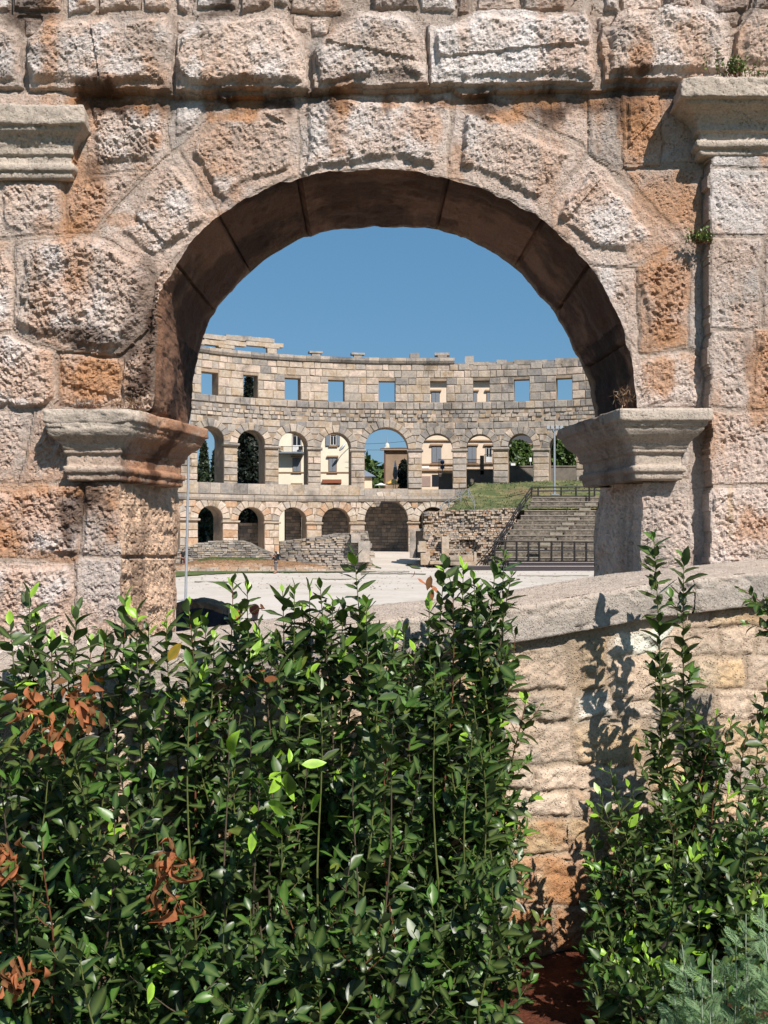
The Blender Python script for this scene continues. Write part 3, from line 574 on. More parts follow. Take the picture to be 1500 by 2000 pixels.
# coping stones
_cs = np.arange(-3.3, 3.59, 0.05); _cp = np.array([(0.0, -0.20), (-0.015, -0.19), (-0.012, -0.03), (0.02, -0.018), (0.48, 0.02), (0.48, -0.2)])
_S, _K = np.meshgrid(_cs, np.arange(len(_cp)), indexing='ij')
link('mortar_bed', mesh_np('mortar_bed', np.stack([_S-0.36/1.0628*_cp[_K, 0], pw(_S)+_cp[_K, 0]/1.0628, _cp[_K, 1]+cop_z(_S)], -1).reshape(-1, 3), grid_faces(len(_cs), len(_cp))[:, ::-1], np.tile(MORT, (len(_cs)*len(_cp), 1))), M_cope, par)
cuts = [-3.3, -1.75, -0.35, 0.72, 2.05, 3.59]
for a, b in zip(cuts[:-1], cuts[1:]):
    pr_ = resample([(0.04, -0.222), (-0.035, -0.225), (-0.045, -0.215), (-0.042, -0.02), (-0.028, 0.0), (0.0, 0.004), (0.50, 0.048), (0.505, 0.0), (0.50, -0.2)], 0.011)
    s = np.arange(a+0.004, b-0.003, 0.011); SS, KK = np.meshgrid(s, np.arange(len(pr_)), indexing='ij'); D = pr_[KK, 0]; ZZ = pr_[KK, 1]
    q = np.cumsum(np.r_[0, np.linalg.norm(np.diff(pr_, axis=0), axis=1)])[KK]
    n = fbm(SS, q, sc=9, oct=5, s=400, gain=.6); n_2 = fbm(SS, q, sc=2, oct=3, s=410); wl = worley(SS, q, 34, 9)
    edge = np.minimum(sst(0, 0.02, SS-a), sst(0, 0.02, b-SS))
    D = D-0.010*n-0.006*n_2+0.008*sst(.28, .1, wl)+0.01*(1-edge)+0.03*sst(.05, .5, n+.6*n_2)*(np.abs(q-.27) < .05)+0.02*sst(.1, .5, -n+.5*n_2)*(q < .12); Z_ = ZZ+cop_z(SS)+0.005*n+0.004*n_2-0.006*(1-edge)-0.006*sst(.25, .1, wl)*(ZZ > -0.03)
    CV = np.stack([SS-nrmx*D, pw(SS)-nrmy*D, Z_], -1).reshape(-1, 3)
    g = fbm(SS, q, sc=2.6, oct=5, s=430, gain=.6).ravel(); g2 = fbm(SS, q, sc=14, oct=4, s=440).ravel()
    cc = np.array(lin(212, 200, 188, .66))*np.ones((len(CV), 1)); k = sst(.05, .5, g)*.5; cc = cc*(1-k[:, None])+np.array(lin(218, 198, 178, .68))*k[:, None]
    k = sst(.1, .5, -g)*.4; cc = cc*(1-k[:, None])+np.array(lin(140, 132, 126, .5))*k[:, None]
    tp = (ZZ.ravel() > -0.01)*.55; cc = cc*(1-tp[:, None])+np.array(lin(226, 206, 190, .70))*tp[:, None]
    cc = cc*(1+.18*g2[:, None])
    link('coping_stone', mesh_np('coping_stone', CV, grid_faces(len(s), len(pr_))[:, ::-1], cc, smooth=False), M_cope, par)
# ------------------------------------------------------------------ ground, sky-line ground, arena floor
def gh(x, y):          # arena ground level
    x = np.asarray(x, float); y = np.asarray(y, float)
    return -3.1+1.05*sst(97, 126, y)
M_sand = stone_mat('pale_gravel_floor', lin(226, 214, 202, 0.74), 3.0, 0.10, 0.3, .02, second=lin(216, 203, 188, 0.72), sec_scale=0.2, dark=lin(190, 178, 156, .7), dark_scale=0.12, dark_fac=.3)
M_soil = stone_mat('red_garden_soil', lin(112, 62, 42, 0.8), 30, 0.5, 1.0, .03, second=lin(80, 44, 30, .8), sec_scale=8)
M_field = stone_mat('dry_grassland', lin(120, 118, 76, .6), 0.4, 0.3, .3, .05, second=lin(80, 96, 52, .6), sec_scale=.05)
xs = np.linspace(-62, 62, 63); ys = np.r_[np.linspace(8.2, 95, 30), np.linspace(97, 150, 40)]
X, Y = np.meshgrid(xs, ys, indexing='ij')
Z = gh(X, Y)+0.05*fbm(X, Y, sc=.25, oct=3, s=70)
o = link('arena_floor', mesh_np('arena_floor', np.stack([X, Y, Z], -1).reshape(-1, 3), grid_faces(len(xs), len(ys))), M_sand); tag(o, kind='structure', label='pale gravel arena floor beyond the arch')
o = boxes('ground', [(-2500, 2500, -300, 3000, -3.6, -3.3)], M_field); tag(o, kind='structure', label='land around the arena')
xs = np.linspace(-8, 8, 200); ys = np.linspace(1.5, 8.05, 80); X, Y = np.meshgrid(xs, ys, indexing='ij')
Z = -2.66+0.05*fbm(X, Y, sc=2.2, oct=5, s=61)
o = link('garden_bed', mesh_np('garden_bed', np.stack([X, Y, Z], -1).reshape(-1, 3), grid_faces(200, 80)), M_soil); tag(o, kind='structure', label='red soil bed under the laurels')
# ------------------------------------------------------------------ far wall of the arena
UU = np.array([150, 250, 330, 410, 488, 572, 657, 755, 857, 939, 1018, 1100, 1180, 1260, 1340], float)
ZZc = np.array([103, 111, 117.5, 122.2, 124.7, 126.5, 127.7, 128.7, 129.0, 128.5, 127.7, 126.5, 124.6, 122, 118.5])
cf_ = np.polyfit((UU-800)/400, ZZc, 4)
Zc = lambda u: np.polyval(cf_, (np.asarray(u, float)-800)/400)
XC = lambda u: (np.asarray(u, float)-CX)/F*Zc(u)
def nrm_at(u):
    dx = XC(u+1)-XC(u-1); dy = Zc(u+1)-Zc(u-1); l = np.hypot(dx, dy); return dy/l, -dx/l     # towards the arena
def FP(u, h, d=0.0):   # d > 0 comes forward of the face
    nx, ny = nrm_at(u); return (float(XC(u)+nx*d), float(Zc(u)+ny*d), float(h))
hh = lambda u, y: (HY-y)*float(Zc(u))/F
hr = lambda y: (HY-y)*128.8/F
ops = []
for (uc, hw, ya, yb) in [(235,26,822,939),(322,26.5,827,942),(411,26,832.5,946.5),(490.5,27,840,948),(572.5,28.5,843,951),(656,29.5,845,952),(754.5,42.5,835,954),(854,30,847,956),(937,26,848,956),(1016.5,24.5,847,956),(1098.5,26.5,848,955),(1183,26,847,954),(1265,26,846,952)]:
    ops.append(dict(k='arch', lvl=1, u=uc, w=hw, t=hh(uc, ya), b=hh(uc, yb)))
for (uc, hw, ya, yb) in [(325,26,984,1062),(410.5,24.5,988,1066),(490.5,26,990.5,1085),(572,27,991,1088),(656,28,991.6,1090),(754.5,42.5,974.5,1105),(846,28,990.6,1100)]:
    ops.append(dict(k='arch', lvl=0, u=uc, w=hw, t=hh(uc, ya), b=-3.0))
for (u0, u1, ya, yb) in [(222,256,715,762),(305,339,721,767),(393,426,726.5,771.5),(475,503.5,732.5,776.8),(556,587,738,781),(641,673,742,784),(739.5,772,744,785.2),(840,872,744,786),(924,956,743,785),(1003.6,1034,740.6,783.5),(1085.6,1117.6,738,781),(1168,1199,736,778)]:
    uc = (u0+u1)/2; ops.append(dict(k='rect', lvl=2, u=uc, w=(u1-u0)/2, t=hh(uc, ya), b=hh(uc, yb)))
def archtop(o, u):
    if o['k'] == 'rect': return o['t']
    m = float(Zc(o['u']))/F; r = o['w']*m; dx = (u-o['u'])*m; return o['t']-r+math.sqrt(max(0, r*r-dx*dx))
UL, UR_ = 190, 1300
M_fcore = stone_mat('old_mortar', lin(196, 172, 148, .62), 1.5, .25, .5, .05, second=lin(150, 138, 124, .55), sec_scale=.25)
far = empty('amphitheatre_wall', (0, 129, -3.0), 'far curved amphitheatre wall of grey and beige limestone with two arcades, square windows above', 'amphitheatre')
def top_h(u):
    return hr(709)
ev = {UL, UR_}
for o in ops:
    n = 18 if o['k'] == 'arch' else 1
    for i in range(n+1): ev.add(round(o['u']-o['w']*math.cos(math.pi*i/n), 3))
for u in range(UL, UR_, 12): ev.add(float(u))
ev = sorted(ev); cv = []; cfc = []
HB, HM = hr(955), hr(803)
def strip(u0, u1, iv, lv, t):
    """iv: solid intervals [(b0,b1,t0,t1)]"""
    for (b0, b1, t0, t1) in iv:
        n = len(cv)
        for (u, b, tt_) in ((u0, b0, t0), (u1, b1, t1)):
            cv.extend([FP(u, b, 0), FP(u, tt_, 0), FP(u, tt_, -t), FP(u, b, -t)])
        a = n; c = n+4
        cfc.extend([(a, c, c+1, a+1), (a+1, c+1, c+2, a+2), (a+2, c+2, c+3, a+3), (a+3, c+3, c, a), (a, a+1, a+2, a+3), (c, c+3, c+2, c+1)])
for u0, u1 in zip(ev[:-1], ev[1:]):
    um = (u0+u1)/2
    for (lo, hi, t, lvls) in ((-3.6, HM, 2.3, (0, 1)), (HM, hr(709), 1.45, (2,))):
        oo = sorted([o for o in ops if o['lvl'] in lvls and abs(um-o['u']) < o['w']], key=lambda o: o['b'])
        iv = []; cb0 = cb1 = lo
        for o in oo:
            if o['b'] > cb0+.01: iv.append((cb0, cb1, o['b'], o['b']))
            cb0 = archtop(o, u0); cb1 = archtop(o, u1)
        iv.append((cb0, cb1, hi, hi) if True else None)
        strip(u0, u1, iv, None, t)
me = bpy.data.meshes.new('wall_core'); me.from_pydata(cv, [], cfc); link('wall_core', me, M_fcore, far)
# coloured stones
FM = {}
for k, a, b_, dk in (('beige', lin(226, 205, 188, .72), lin(206, 190, 174, .64), lin(135, 126, 118, .5)), ('pale', lin(216, 200, 182, .66), lin(205, 180, 152, .64), lin(130, 122, 114, .5)), ('grey', lin(196, 186, 176, .64), lin(212, 196, 180, .66), lin(132, 126, 120, .5)),
                     ('slate', lin(172, 166, 162, .58), lin(196, 184, 170, .62), lin(112, 108, 106, .5)), ('orange', lin(212, 174, 142, .66), lin(220, 196, 174, .66), lin(150, 100, 66, .5)), ('chalk', lin(232, 218, 202, .7), lin(205, 182, 158, .64), lin(150, 140, 130, .5))):
    FM[k] = stone_mat('ashlar_'+k, a, 3.5, .28, .8, .05, second=b_, sec_scale=.8, dark=dk, dark_scale=.30, dark_fac=.62, objrand=.09)
rf = random.Random(5)
def pick(u, y):
    if y > 979: return rf.choices(['orange', 'beige', 'chalk', 'pale', 'grey'], [4, 4, 3, 2, .6] if y < 1010 else [1, 4, 1.5, 3, .5])[0]
    if 942 < y <= 979: return rf.choices(['grey', 'slate', 'pale'], [6, 3, 1])[0]
    k = min(1, max(0, (u-800)/180))
    if y < 785: return rf.choices(['beige', 'pale', 'grey', 'slate'], [4*(1-k)+.4, 3*(1-k)+.8, 1.6+4*k, .4+3*k])[0]
    if y < 800: return rf.choices(['grey', 'slate', 'pale'], [4, 3+2*k, .8])[0]
    if y < 876: return rf.choices(['grey', 'pale', 'slate', 'beige'], [5, 1.6, 2.2+2*k, .5])[0]
    return rf.choices(['pale', 'grey', 'beige'], [4, 3, 2])[0]
FB = []      # (u0,u1,h0,h1,proud,colour,area,name)
def blk(u0, u1, h0, h1, pr=0.1, c=None, nm='ashlar_block', y=None):
    if u1-u0 < 2.5 or h1-h0 < .15: return
    FB.append((u0, u1, h0, h1, pr, c or pick((u0+u1)/2, y if y else HY-(h0+h1)/2*F/128.8), (u1-u0)*(h1-h0), nm))
rows = [(711,724),(724,738),(738,752),(752,769),(769,785),(786,800),(801,808.5),(808.5,816),(816,824),(825,838),(838,851),(851,864),(864,876),(883,895),(895,907),(907,920),(920,933),(933,944),(944,954),
        (981,993),(993,1006),(1006,1018),(1023,1036),(1036,1050),(1050,1064),(1064,1080),(1080,1100)]
for ya, yb in rows:
    h1, h0 = hr(ya), hr(yb); hm = (h0+h1)/2; small = 800 < ya < 824
    jam = ya >= 876 and ya < 960
    free = [(UL, 889 if ya < 711 else UR_)]
    if ya >= 981: free = [(UL, 905)]
    for o in ops:
        if o['b'] < h1-.1 and (o['t'] > h0 or (o['k'] == 'arch' and o['t']+.9 > h0)):
            m = float(Zc(o['u']))/F
            if o['k'] == 'arch':
                r = o['w']*m; ce = o['t']-r; ring = .95
                if hm > ce: x = (r+ring)**2-(hm-ce)**2; w = math.sqrt(x)/m if x > 0 else 0
                else: w = o['w']
                if w <= 0: continue
            else:
                if not (o['b'] < hm < o['t']): continue
                w = o['w']
            nf = []
            for a, b in free:
                if b <= o['u']-w or a >= o['u']+w: nf.append((a, b))
                else:
                    if a < o['u']-w: nf.append((a, o['u']-w))
                    if b > o['u']+w: nf.append((o['u']+w, b))
            free = nf
    for a, b in free:
        u = a; 
        if a == UL: u += rf.uniform(0, 8)
        while u < b-2:
            w = rf.uniform(6, 13) if small else rf.choice([rf.uniform(9, 16), rf.uniform(15, 30), rf.uniform(18, 34)])
            if jam and rf.random() < .6: w = 60
            if b-(u+w) < 9: w = b-u
            g = .35
            if small and rf.random() < .12: u += w; continue
            pr = rf.uniform(.0, .22) if small else rf.uniform(.05, .13)
            if 786 <= ya < 800: pr = .16
            if jam: pr = rf.uniform(.08, .17)
            dh = rf.uniform(.01, .07)
            blk(u+g, min(u+w, b)-g, h0+dh, h1-dh, pr, y=(ya+yb)/2); u += w
# voussoirs, imposts
for o in ops:
    if o['k'] != 'arch': continue
    m = float(Zc(o['u']))/F; r = o['w']*m; ce = o['t']-r; n = 9 if r < 2.2 else 13
    o['ce'] = ce
M_imp = FM['grey']
VS = []
for o in ops:
    if o['k'] != 'arch' or (o['lvl'] == 0 and o['u'] > 880): continue
    m = float(Zc(o['u']))/F; r = o['w']*m; ce = o['ce']; n = 9 if r < 2.2 else 13
    for i in range(n):
        a0 = math.pi*i/n+.012; a1 = math.pi*(i+1)/n-.012; r1 = r+.88+rf.uniform(-.08, .1); pr = rf.uniform(.08, .15)
        V = []
        for (a, rr) in ((a0, r-.0), (a0, r1), (a1, r1), (a1, r-.0)): V.append((o['u']+math.cos(a)*rr/m, ce+math.sin(a)*rr))
        c = pick(o['u']+math.cos(a0)*r/m, HY-(ce+math.sin(a0)*r)*F/128.8)
        if o['lvl'] == 0 and o['u'] > 700: c = 'chalk'
        VS.append((V, pr, c))
def solid(V, pr):
    """outline in (u,h) -> chamfered block standing proud of the wall"""
    cu = sum(v[0] for v in V)/4; ch = sum(v[1] for v in V)/4
    sc = 0.90; sy = 0.86
    A = [FP(u, h, -.02) for u, h in V]; B = [FP(u, h, pr*.55) for u, h in V]
    Cc = [FP(cu+(u-cu)*sc, ch+(h-ch)*sy, pr*(1+rf.uniform(-.15, .15))) for u, h in V]
    vs = A+B+Cc; fs = []
    for k in range(4):
        j = (k+1) % 4; fs += [(k, j, 4+j, 4+k), (4+k, 4+j, 8+j, 8+k)]
    fs.append((8, 9, 10, 11)); return vs, fs
def emit(items, name, limit=300):
    """items: (area, vs, fs, colour)"""
    items.sort(key=lambda t: -t[0])
    for a, vs, fs, c in items[:limit]:
        me = bpy.data.meshes.new(name); me.from_pydata(vs, [], fs); link(name, me, FM[c], far)
    rest = {}
    for a, vs, fs, c in items[limit:]: rest.setdefault(c, []).append((vs, fs))
    if rest:
        Va = []; Fa = []; mi = []; ks = sorted(rest)
        for k in ks:
            for vs, fs in rest[k]:
                b = len(Va); Va += vs; Fa += [tuple(i+b for i in f) for f in fs]; mi += [ks.index(k)]*len(fs)
        me = bpy.data.meshes.new(name); me.from_pydata(Va, [], Fa)
        for k in ks: me.materials.append(FM[k])
        me.polygons.foreach_set('material_index', mi); o = link('small_'+name, me, None, far); o['kind'] = 'stuff'
it = []
for (u0, u1, h0, h1, pr, c, ar, nm) in FB:
    j = lambda a: rf.uniform(-a, a); V = [(u0+j(.4), h0+j(.03)), (u1+j(.4), h0+j(.03)), (u1+j(.4), h1+j(.03)), (u0+j(.4), h1+j(.03))]
    vis = 1.0 if 375 < u0 < 1150 else 0.2
    vs, fs = solid(V, pr); it.append((ar*vis, vs, fs, c))
emit(it, 'ashlar_block')
it = []
for V, pr, c in VS:
    vs, fs = solid(V, pr); it.append((1 if 375 < V[0][0] < 1150 else 0, vs, fs, c))
emit(it, 'voussoir')
def course(name, u0, u1, ya, yb, pr, c, step=26, gap=.5, jit=.5):
    """a projecting course of separate long stones, heights in reference rows"""
    out = []; u = u0
    while u < u1-3:
        w = step*rf.uniform(.7, 1.3); e = min(u1, u+w)
        if u1-e < 8: e = u1
        h0, h1 = hr(yb+rf.uniform(-jit, jit)*.5), hr(ya+rf.uniform(-jit, jit)*.5)
        n = max(1, int((e-u)/12)); 
        vs = []; fs = []
        for k in range(n+1):
            uu = u+gap*.5+(e-u-gap)*k/n
            vs += [FP(uu, h0, -.1), FP(uu, h0, pr*.6), FP(uu, h0+(h1-h0)*.45, pr), FP(uu, h1, pr*.96), FP(uu, h1, -1.3 if ya < 712 else -.1)]
        for k in range(n):
            for q in range(4): a = k*5+q; fs.append((a, a+5, a+6, a+1))
            fs.append((k*5+4, k*5+9, k*5+5, k*5))
        fs += [(0, 1, 2, 3, 4), tuple(reversed([n*5+i for i in range(5)]))]
        cc = c if isinstance(c, str) else rf.choice(c)
        me = bpy.data.meshes.new(name); me.from_pydata(vs, [], fs); link(name, me, FM[cc], far); u = e
    return
course('cornice_stone', UL, 888, 700, 710, .42, ['grey', 'slate', 'grey'])
course('cornice_stone', UL, 700, 970, 980, .30, ['grey', 'slate', 'grey'])
course('cornice_stone', 700, 897, 969, 979, .35, ['grey', 'grey'])
course('parapet_stone', UL, 712, 948, 968, .12, ['grey', 'grey', 'slate', 'pale'])
course('parapet_stone', 797, 930, 956, 968.5, .12, ['grey', 'slate', 'pale']); course('parapet_stone', 712, 797, 955, 968.5, .08, ['grey'])
# imposts as short courses on each pier
piers1 = []
L1 = sorted([o for o in ops if o['lvl'] == 1], key=lambda o: o['u'])
for a, b in zip(L1[:-1], L1[1:]):
    u0 = a['u']+a['w']-1.5; u1 = b['u']-b['w']+1.5; y = HY-(min(a['ce'], b['ce'])-.1)*F/float(Zc((u0+u1)/2))
    yy = HY-(min(a['ce'], b['ce'])-.12)*F/128.8
    course('impost', u0-1, u1+1, yy-1.5, yy+4, .34, ['grey', 'slate'], step=100, gap=0)
L0 = sorted([o for o in ops if o['lvl'] == 0], key=lambda o: o['u'])
for a, b in zip(L0[:-1], L0[1:]):
    u0 = a['u']+a['w']-1.5; u1 = b['u']-b['w']+1.5; yy = HY-(min(a['ce'], b['ce'])-.05)*F/128.8
    course('impost', u0-1, u1+1, yy, yy+4, .30, ['beige', 'pale'], step=100, gap=0)
# plinth blocks of the right piers
for a, b in zip(L1[8:-1], L1[9:]):
    course('pier_base', a['u']+a['w']-3, b['u']-b['w']+3, 947, 956, .35, ['pale', 'beige'], step=100, gap=0)
# broken crown of the wall
def topb(u0, u1, ya, yb, c=None, th=1.3, pr=.1, nm='crown_block'):
    n = max(1, int((u1-u0)/10)); vs = []; fs = []; uc = (u0+u1)/2; h0, h1 = hh(uc, yb), hh(uc, ya)
    for k in range(n+1):
        uu = u0+(u1-u0)*k/n; j = rf.uniform(-.05, .05)
        vs += [FP(uu, h0, pr), FP(uu, h1+j, pr), FP(uu, h1+j, -th), FP(uu, h0, -th)]
    for k in range(n):
        for q in range(4): a = k*4+q; b = k*4+(q+1) % 4; fs.append((a, a+4, b+4, b))
    fs += [(0, 1, 2, 3), tuple(reversed([n*4+i for i in range(4)]))]
    me = bpy.data.meshes.new(nm); me.from_pydata(vs, [], fs); link(nm, me, FM[c or rf.choice(['slate', 'grey'])], far)
for a in [(801,819,689.5,700),(849,878,689,694),(855,873,694,700),(889,908,709.7,713),(908,925,696,712),(925,955,707,713),(955,970,711,713),(970,989,703,712),(989,1004,709,713),
          (1004,1024,703,712),(1024,1046,704,712),(1046,1068,703,712),(1068,1084,709,713),(1084,1104,700,711),(1104,1131,699,711),(1131,1165,701,711),(1165,1200,700,711),(1200,1290,704,711)]:
    topb(*a)
# openwork balustrade left and the little pedestals
for (u0, u1) in ((423, 460), (514, 548), (332, 368)):
    uc = (u0+u1)/2
    topb(u0+8, u1-8, 674, HY-hr(700.5)*F/float(Zc(uc)), 'pale', .5, .1, 'balustrade_post'); topb(u0+3, u1-3, 674, 680, 'pale', .6, .15, 'balustrade_post')
for a in [(300,352,660,669),(352,398,661,670),(398,430,664.5,674),(430,480,665.5,674.5),(480,520,667,676),(520,553,670,678)]: topb(*a, 'pale', .7, .15, 'balustrade_beam')
for a in [(320,362,648,656),(362,402,650,658),(402,440,654,663.5),(440,478,655.5,665),(478,508,658,666.5),(508,535,661,669)]: topb(*a, 'grey', .7, .2, 'balustrade_beam')
for uc, yt in ((617, 686), (699, 689)):
    topb(uc-13, uc+13, yt, yt+4, 'grey', .8, .2, 'pedestal'); topb(uc-8, uc+8, yt+4, 701, 'grey', .6, .1, 'pedestal')
# inner ring wall behind the lower arcade
M_rub = stone_mat('rubble_masonry', lin(150, 130, 112, .5), 2.6, .55, 1.0, .12, second=lin(150, 135, 118, .55), sec_scale=1.2, dark=lin(90, 78, 66, .5), dark_scale=1.6, dark_fac=.5)  # rubble toned down to paint in the passage's shade
def backblk(u0, u1, yt, d, thick=.5, ybot=1100):
    n = max(1, int((u1-u0)/15)); V = []; Fs = []
    for k in range(n+1):
        u = u0+(u1-u0)*k/n; m = float(Zc(u))+d; h = (HY-yt)*m/F
        V += [FP(u, -3.0, -d), FP(u, h, -d), FP(u, h, -d-thick), FP(u, -3.0, -d-thick)]
    for k in range(n):
        for q in range(3): a = k*4+q; Fs.append((a, a+4, a+5, a+1))
    Fs += [(0, 1, 2, 3), tuple(reversed([n*4+i for i in range(4)]))]; return V, Fs
def wallthing(name, label, cat, segs, mat):
    root = empty(name, FP(segs[0][0], -3.0, -segs[0][3]), label, cat)
    for s in segs:
        V, Fs = backblk(*s); me = bpy.data.meshes.new('wall_section'); me.from_pydata(V, [], Fs); link('wall_section', me, mat, root)
    return root
wallthing('passage_wall', 'rubble wall closing the passage behind the far lower arches', 'wall', [(462,548,1021,5.2),(548,566,1024,5.2),(576,605,990,4.8),(605,700,981,4.2),(700,812,970,5.5),(812,900,981,4.2),(380,464,1070,5.2)], M_rub)
pwl = [o for o in scene.objects if o.name == 'passage_wall'][0]
_b = {}
for (u0, u1, yt, d) in ((462,548,1021,5.2),(605,700,983,4.2),(700,812,973,5.5),(576,605,993,4.8)):
    y = yt
    while y < 1092:
        hgt = rf.uniform(5, 9); u = u0
        while u < u1-3:
            w = rf.uniform(6, 17); e = min(u1, u+w); h1, h0 = hr(y+.4), hr(y+hgt-.4); pr = rf.uniform(.02, .16)
            V, Fs = _b.setdefault(rf.choice(['slate', 'slate', 'beige', 'grey']), ([], [])); b = len(V)  # slate-heavy mix adds to the painted shade of the passage
            for dd in (-d, -d+pr): V += [FP(u+.3, h0, dd), FP(e-.3, h0, dd), FP(e-.3, h1, dd), FP(u+.3, h1, dd)]
            Fs += [(b+4, b+5, b+6, b+7), (b, b+1, b+5, b+4), (b+1, b+2, b+6, b+5), (b+2, b+3, b+7, b+6), (b+3, b, b+4, b+7)]; u = e
        y += hgt
for k, (V, Fs) in _b.items():
    me = bpy.data.meshes.new('small_stones'); me.from_pydata(V, [], Fs); o = link('small_stones', me, FM[k], pwl); o['kind'] = 'stuff'
# gallery floor slab, added as a roof to darken the passage
xs = [FP(u, hr(957), -2.2) for u in range(UL, UR_, 20)]; ys_ = [FP(u, hr(957), -9) for u in range(UL, UR_, 20)]
V = []; Fs = []
for a, b in zip(xs, ys_): V += [a, (b[0], b[1], b[2])]
# added floor behind the arcades, shading the lower arches
V = []; Fs = []
for i, u in enumerate(range(UL, UR_, 20)):
    V += [FP(u, hr(972), -2.2), FP(u, hr(972), -4.3), FP(u, hr(966), -4.3), FP(u, hr(966), -2.2)]
    if i:
        a = (i-1)*4; Fs += [(a, a+4, a+5, a+1), (a+1, a+5, a+6, a+2), (a+2, a+6, a+7, a+3), (a+3, a+7, a+4, a)]
me = bpy.data.meshes.new('added_gallery_floor'); me.from_pydata(V, [], Fs); link('added_gallery_floor', me, M_rub, far)
# ------------------------------------------------------------------ grass slope right
M_grass = stone_mat('dry_grass_turf', lin(104, 116, 72, .60), 2.2, .35, .6, .05, second=lin(150, 146, 100, .6), sec_scale=.55, dark=lin(172, 142, 112, .6), dark_scale=.28, dark_fac=.8)
us = np.linspace(862, 1420, 90); ts = np.linspace(0, 1, 50)
U, T = np.meshgrid(us, ts, indexing='ij'); Yg = 104.5+T*45
Zm = np.interp(Yg, [104, 107, 112, 119, 126, 150], [2.2, 2.5, 3.1, 4.4, 6.15, 6.3]); Zl = np.interp(U, [862, 872, 890, 912, 930, 1420], [-1.5, 2.0, 3.6, 5.3, 6.2, 7.0])
Zm = np.where(U < 990, Zm, Zm+np.clip((U-990)/60, 0, 1)*np.interp(Yg, [104, 118, 124, 150], [.3, .9, .35, .2]))
Zg = np.minimum(Zm, Zl)+0.10*fbm(U*.06, Yg, sc=.5, oct=4, s=31)
V = np.stack([(U-CX)/F*Yg, Yg, Zg], -1).reshape(-1, 3)
o = link('grass_slope', mesh_np('grass_slope', V, grid_faces(90, 50)), M_grass); tag(o, kind='structure', label='grassy bank rising to the far right piers')
# grass blades as stuff along the slope (short tufts)
def tufts(name, pts, hgt, wid, mat, label):
    n = len(pts); a = RS.uniform(0, 6.28, n); h = hgt*RS.uniform(.5, 1.3, n); P0 = np.array(pts)
    dx = np.cos(a)*wid; dy = np.sin(a)*wid; ln = RS.uniform(-.4, .4, (n, 2))*h[:, None]
    A = P0+np.stack([dx, dy, 0*a], 1); B = P0-np.stack([dx, dy, 0*a], 1); T_ = P0+np.stack([ln[:, 0], ln[:, 1], h], 1)
    Vv = np.stack([A, B, T_], 1).reshape(-1, 3); Ff = np.arange(3*n).reshape(n, 3)
    o = link(name, mesh_np(name, Vv, Ff, smooth=False), mat); tag(o, kind='stuff', label=label); return o
pp = []
for i in range(9000):
    k = rf.randrange(len(V)); v = V[k]
    if v[1] < 131: pp.append((v[0]+rf.uniform(-.7, .7), v[1]+rf.uniform(-.5, .5), v[2]-.05))
tufts('grass', pp, .16, .10, M_grass, 'short grass on the bank')
# ------------------------------------------------------------------ ruins
M_ruin = stone_mat('ruin_rubble', None, 5, .5, 1.2, .10)
def ruin(name, label, u0, u1, prof, Y0, skin=None, relief=.25, thick=1.6, step=.13, cols=None, Y1=None, cat='ruin', root=None, bulge=None, seed=0, base=-3.4):
    if root is None: root = empty(name, tuple(px((u0+u1)/2, 1100, Y0)), label, cat)
    Y1 = Y1 or Y0; n = int((u1-u0)/F*Y0/step)+2; us = np.linspace(u0, u1, n)
    tp = np.interp(us, [p[0] for p in prof], [p[1] for p in prof]); Yb = np.interp(us, [u0, u1], [Y0, Y1])
    zt = (HY-tp)/F*Yb; m = int((zt.max()-base)/step)+2
    T = np.linspace(0, 1, m); U, TT = np.meshgrid(us, T, indexing='ij'); YY = np.repeat(Yb[:, None], m, 1)
    X = (U-CX)/F*YY; Z = base+(zt[:, None]+.15*min(1, relief*2)*fbm(us, us*0, sc=.4, oct=4, s=seed)[:, None]-base)*TT
    d = relief*(fbm(X, Z, sc=.35, oct=3, s=seed+2)*1.3+.5*fbm(X, Z, sc=2.2, oct=4, s=seed+5, gain=.7)-.9*sst(.35, .75, worley(X, Z*1.6, 2.3, seed+9)))
    if bulge is not None: d = d+bulge(U, Z)
    front = np.stack([X, YY-d, Z], -1)
    # closing strips: back edge on the top and both sides
    back = np.stack([X[:, -1], YY[:, -1]+thick, Z[:, -1]], -1)[:, None, :]
    A = np.concatenate([front, back], 1)
    L_ = A[:1].copy(); L_[..., 1] = Yb[0]+thick; R_ = A[-1:].copy(); R_[..., 1] = Yb[-1]+thick
    A = np.concatenate([L_, A, R_], 0); n2, m2 = A.shape[:2]; VV = A.reshape(-1, 3)
    a = fbm(VV[:, 0], VV[:, 2], sc=.5, oct=4, s=seed+40); b = worley(VV[:, 0]*1.0, VV[:, 2]*1.5, 2.6, seed+4); g = _h(np.floor(VV[:, 0]*2.4).astype(np.int64), np.floor(VV[:, 2]*4).astype(np.int64), np.zeros(len(VV), np.int64), seed)
    c0, c1, c2 = cols or (lin(178, 158, 134, .58), lin(150, 140, 126, .55), lin(196, 152, 112, .6))
    col = np.array(c0)*np.ones((len(VV), 1)); k = sst(-.1, .4, a); col = col*(1-k[:, None])+np.array(c1)*k[:, None]
    k = sst(.1, .5, -a)*.7; col = col*(1-k[:, None])+np.array(c2)*k[:, None]
    col = col*(.75+.5*g[:, None])
    if skin: stone_skin(root, U, X, YY-d, Z, skin)
    link('masonry', mesh_np('masonry', VV, grid_faces(n2, m2)[:, ::-1], col, smooth=False), M_ruin, root)
    return root
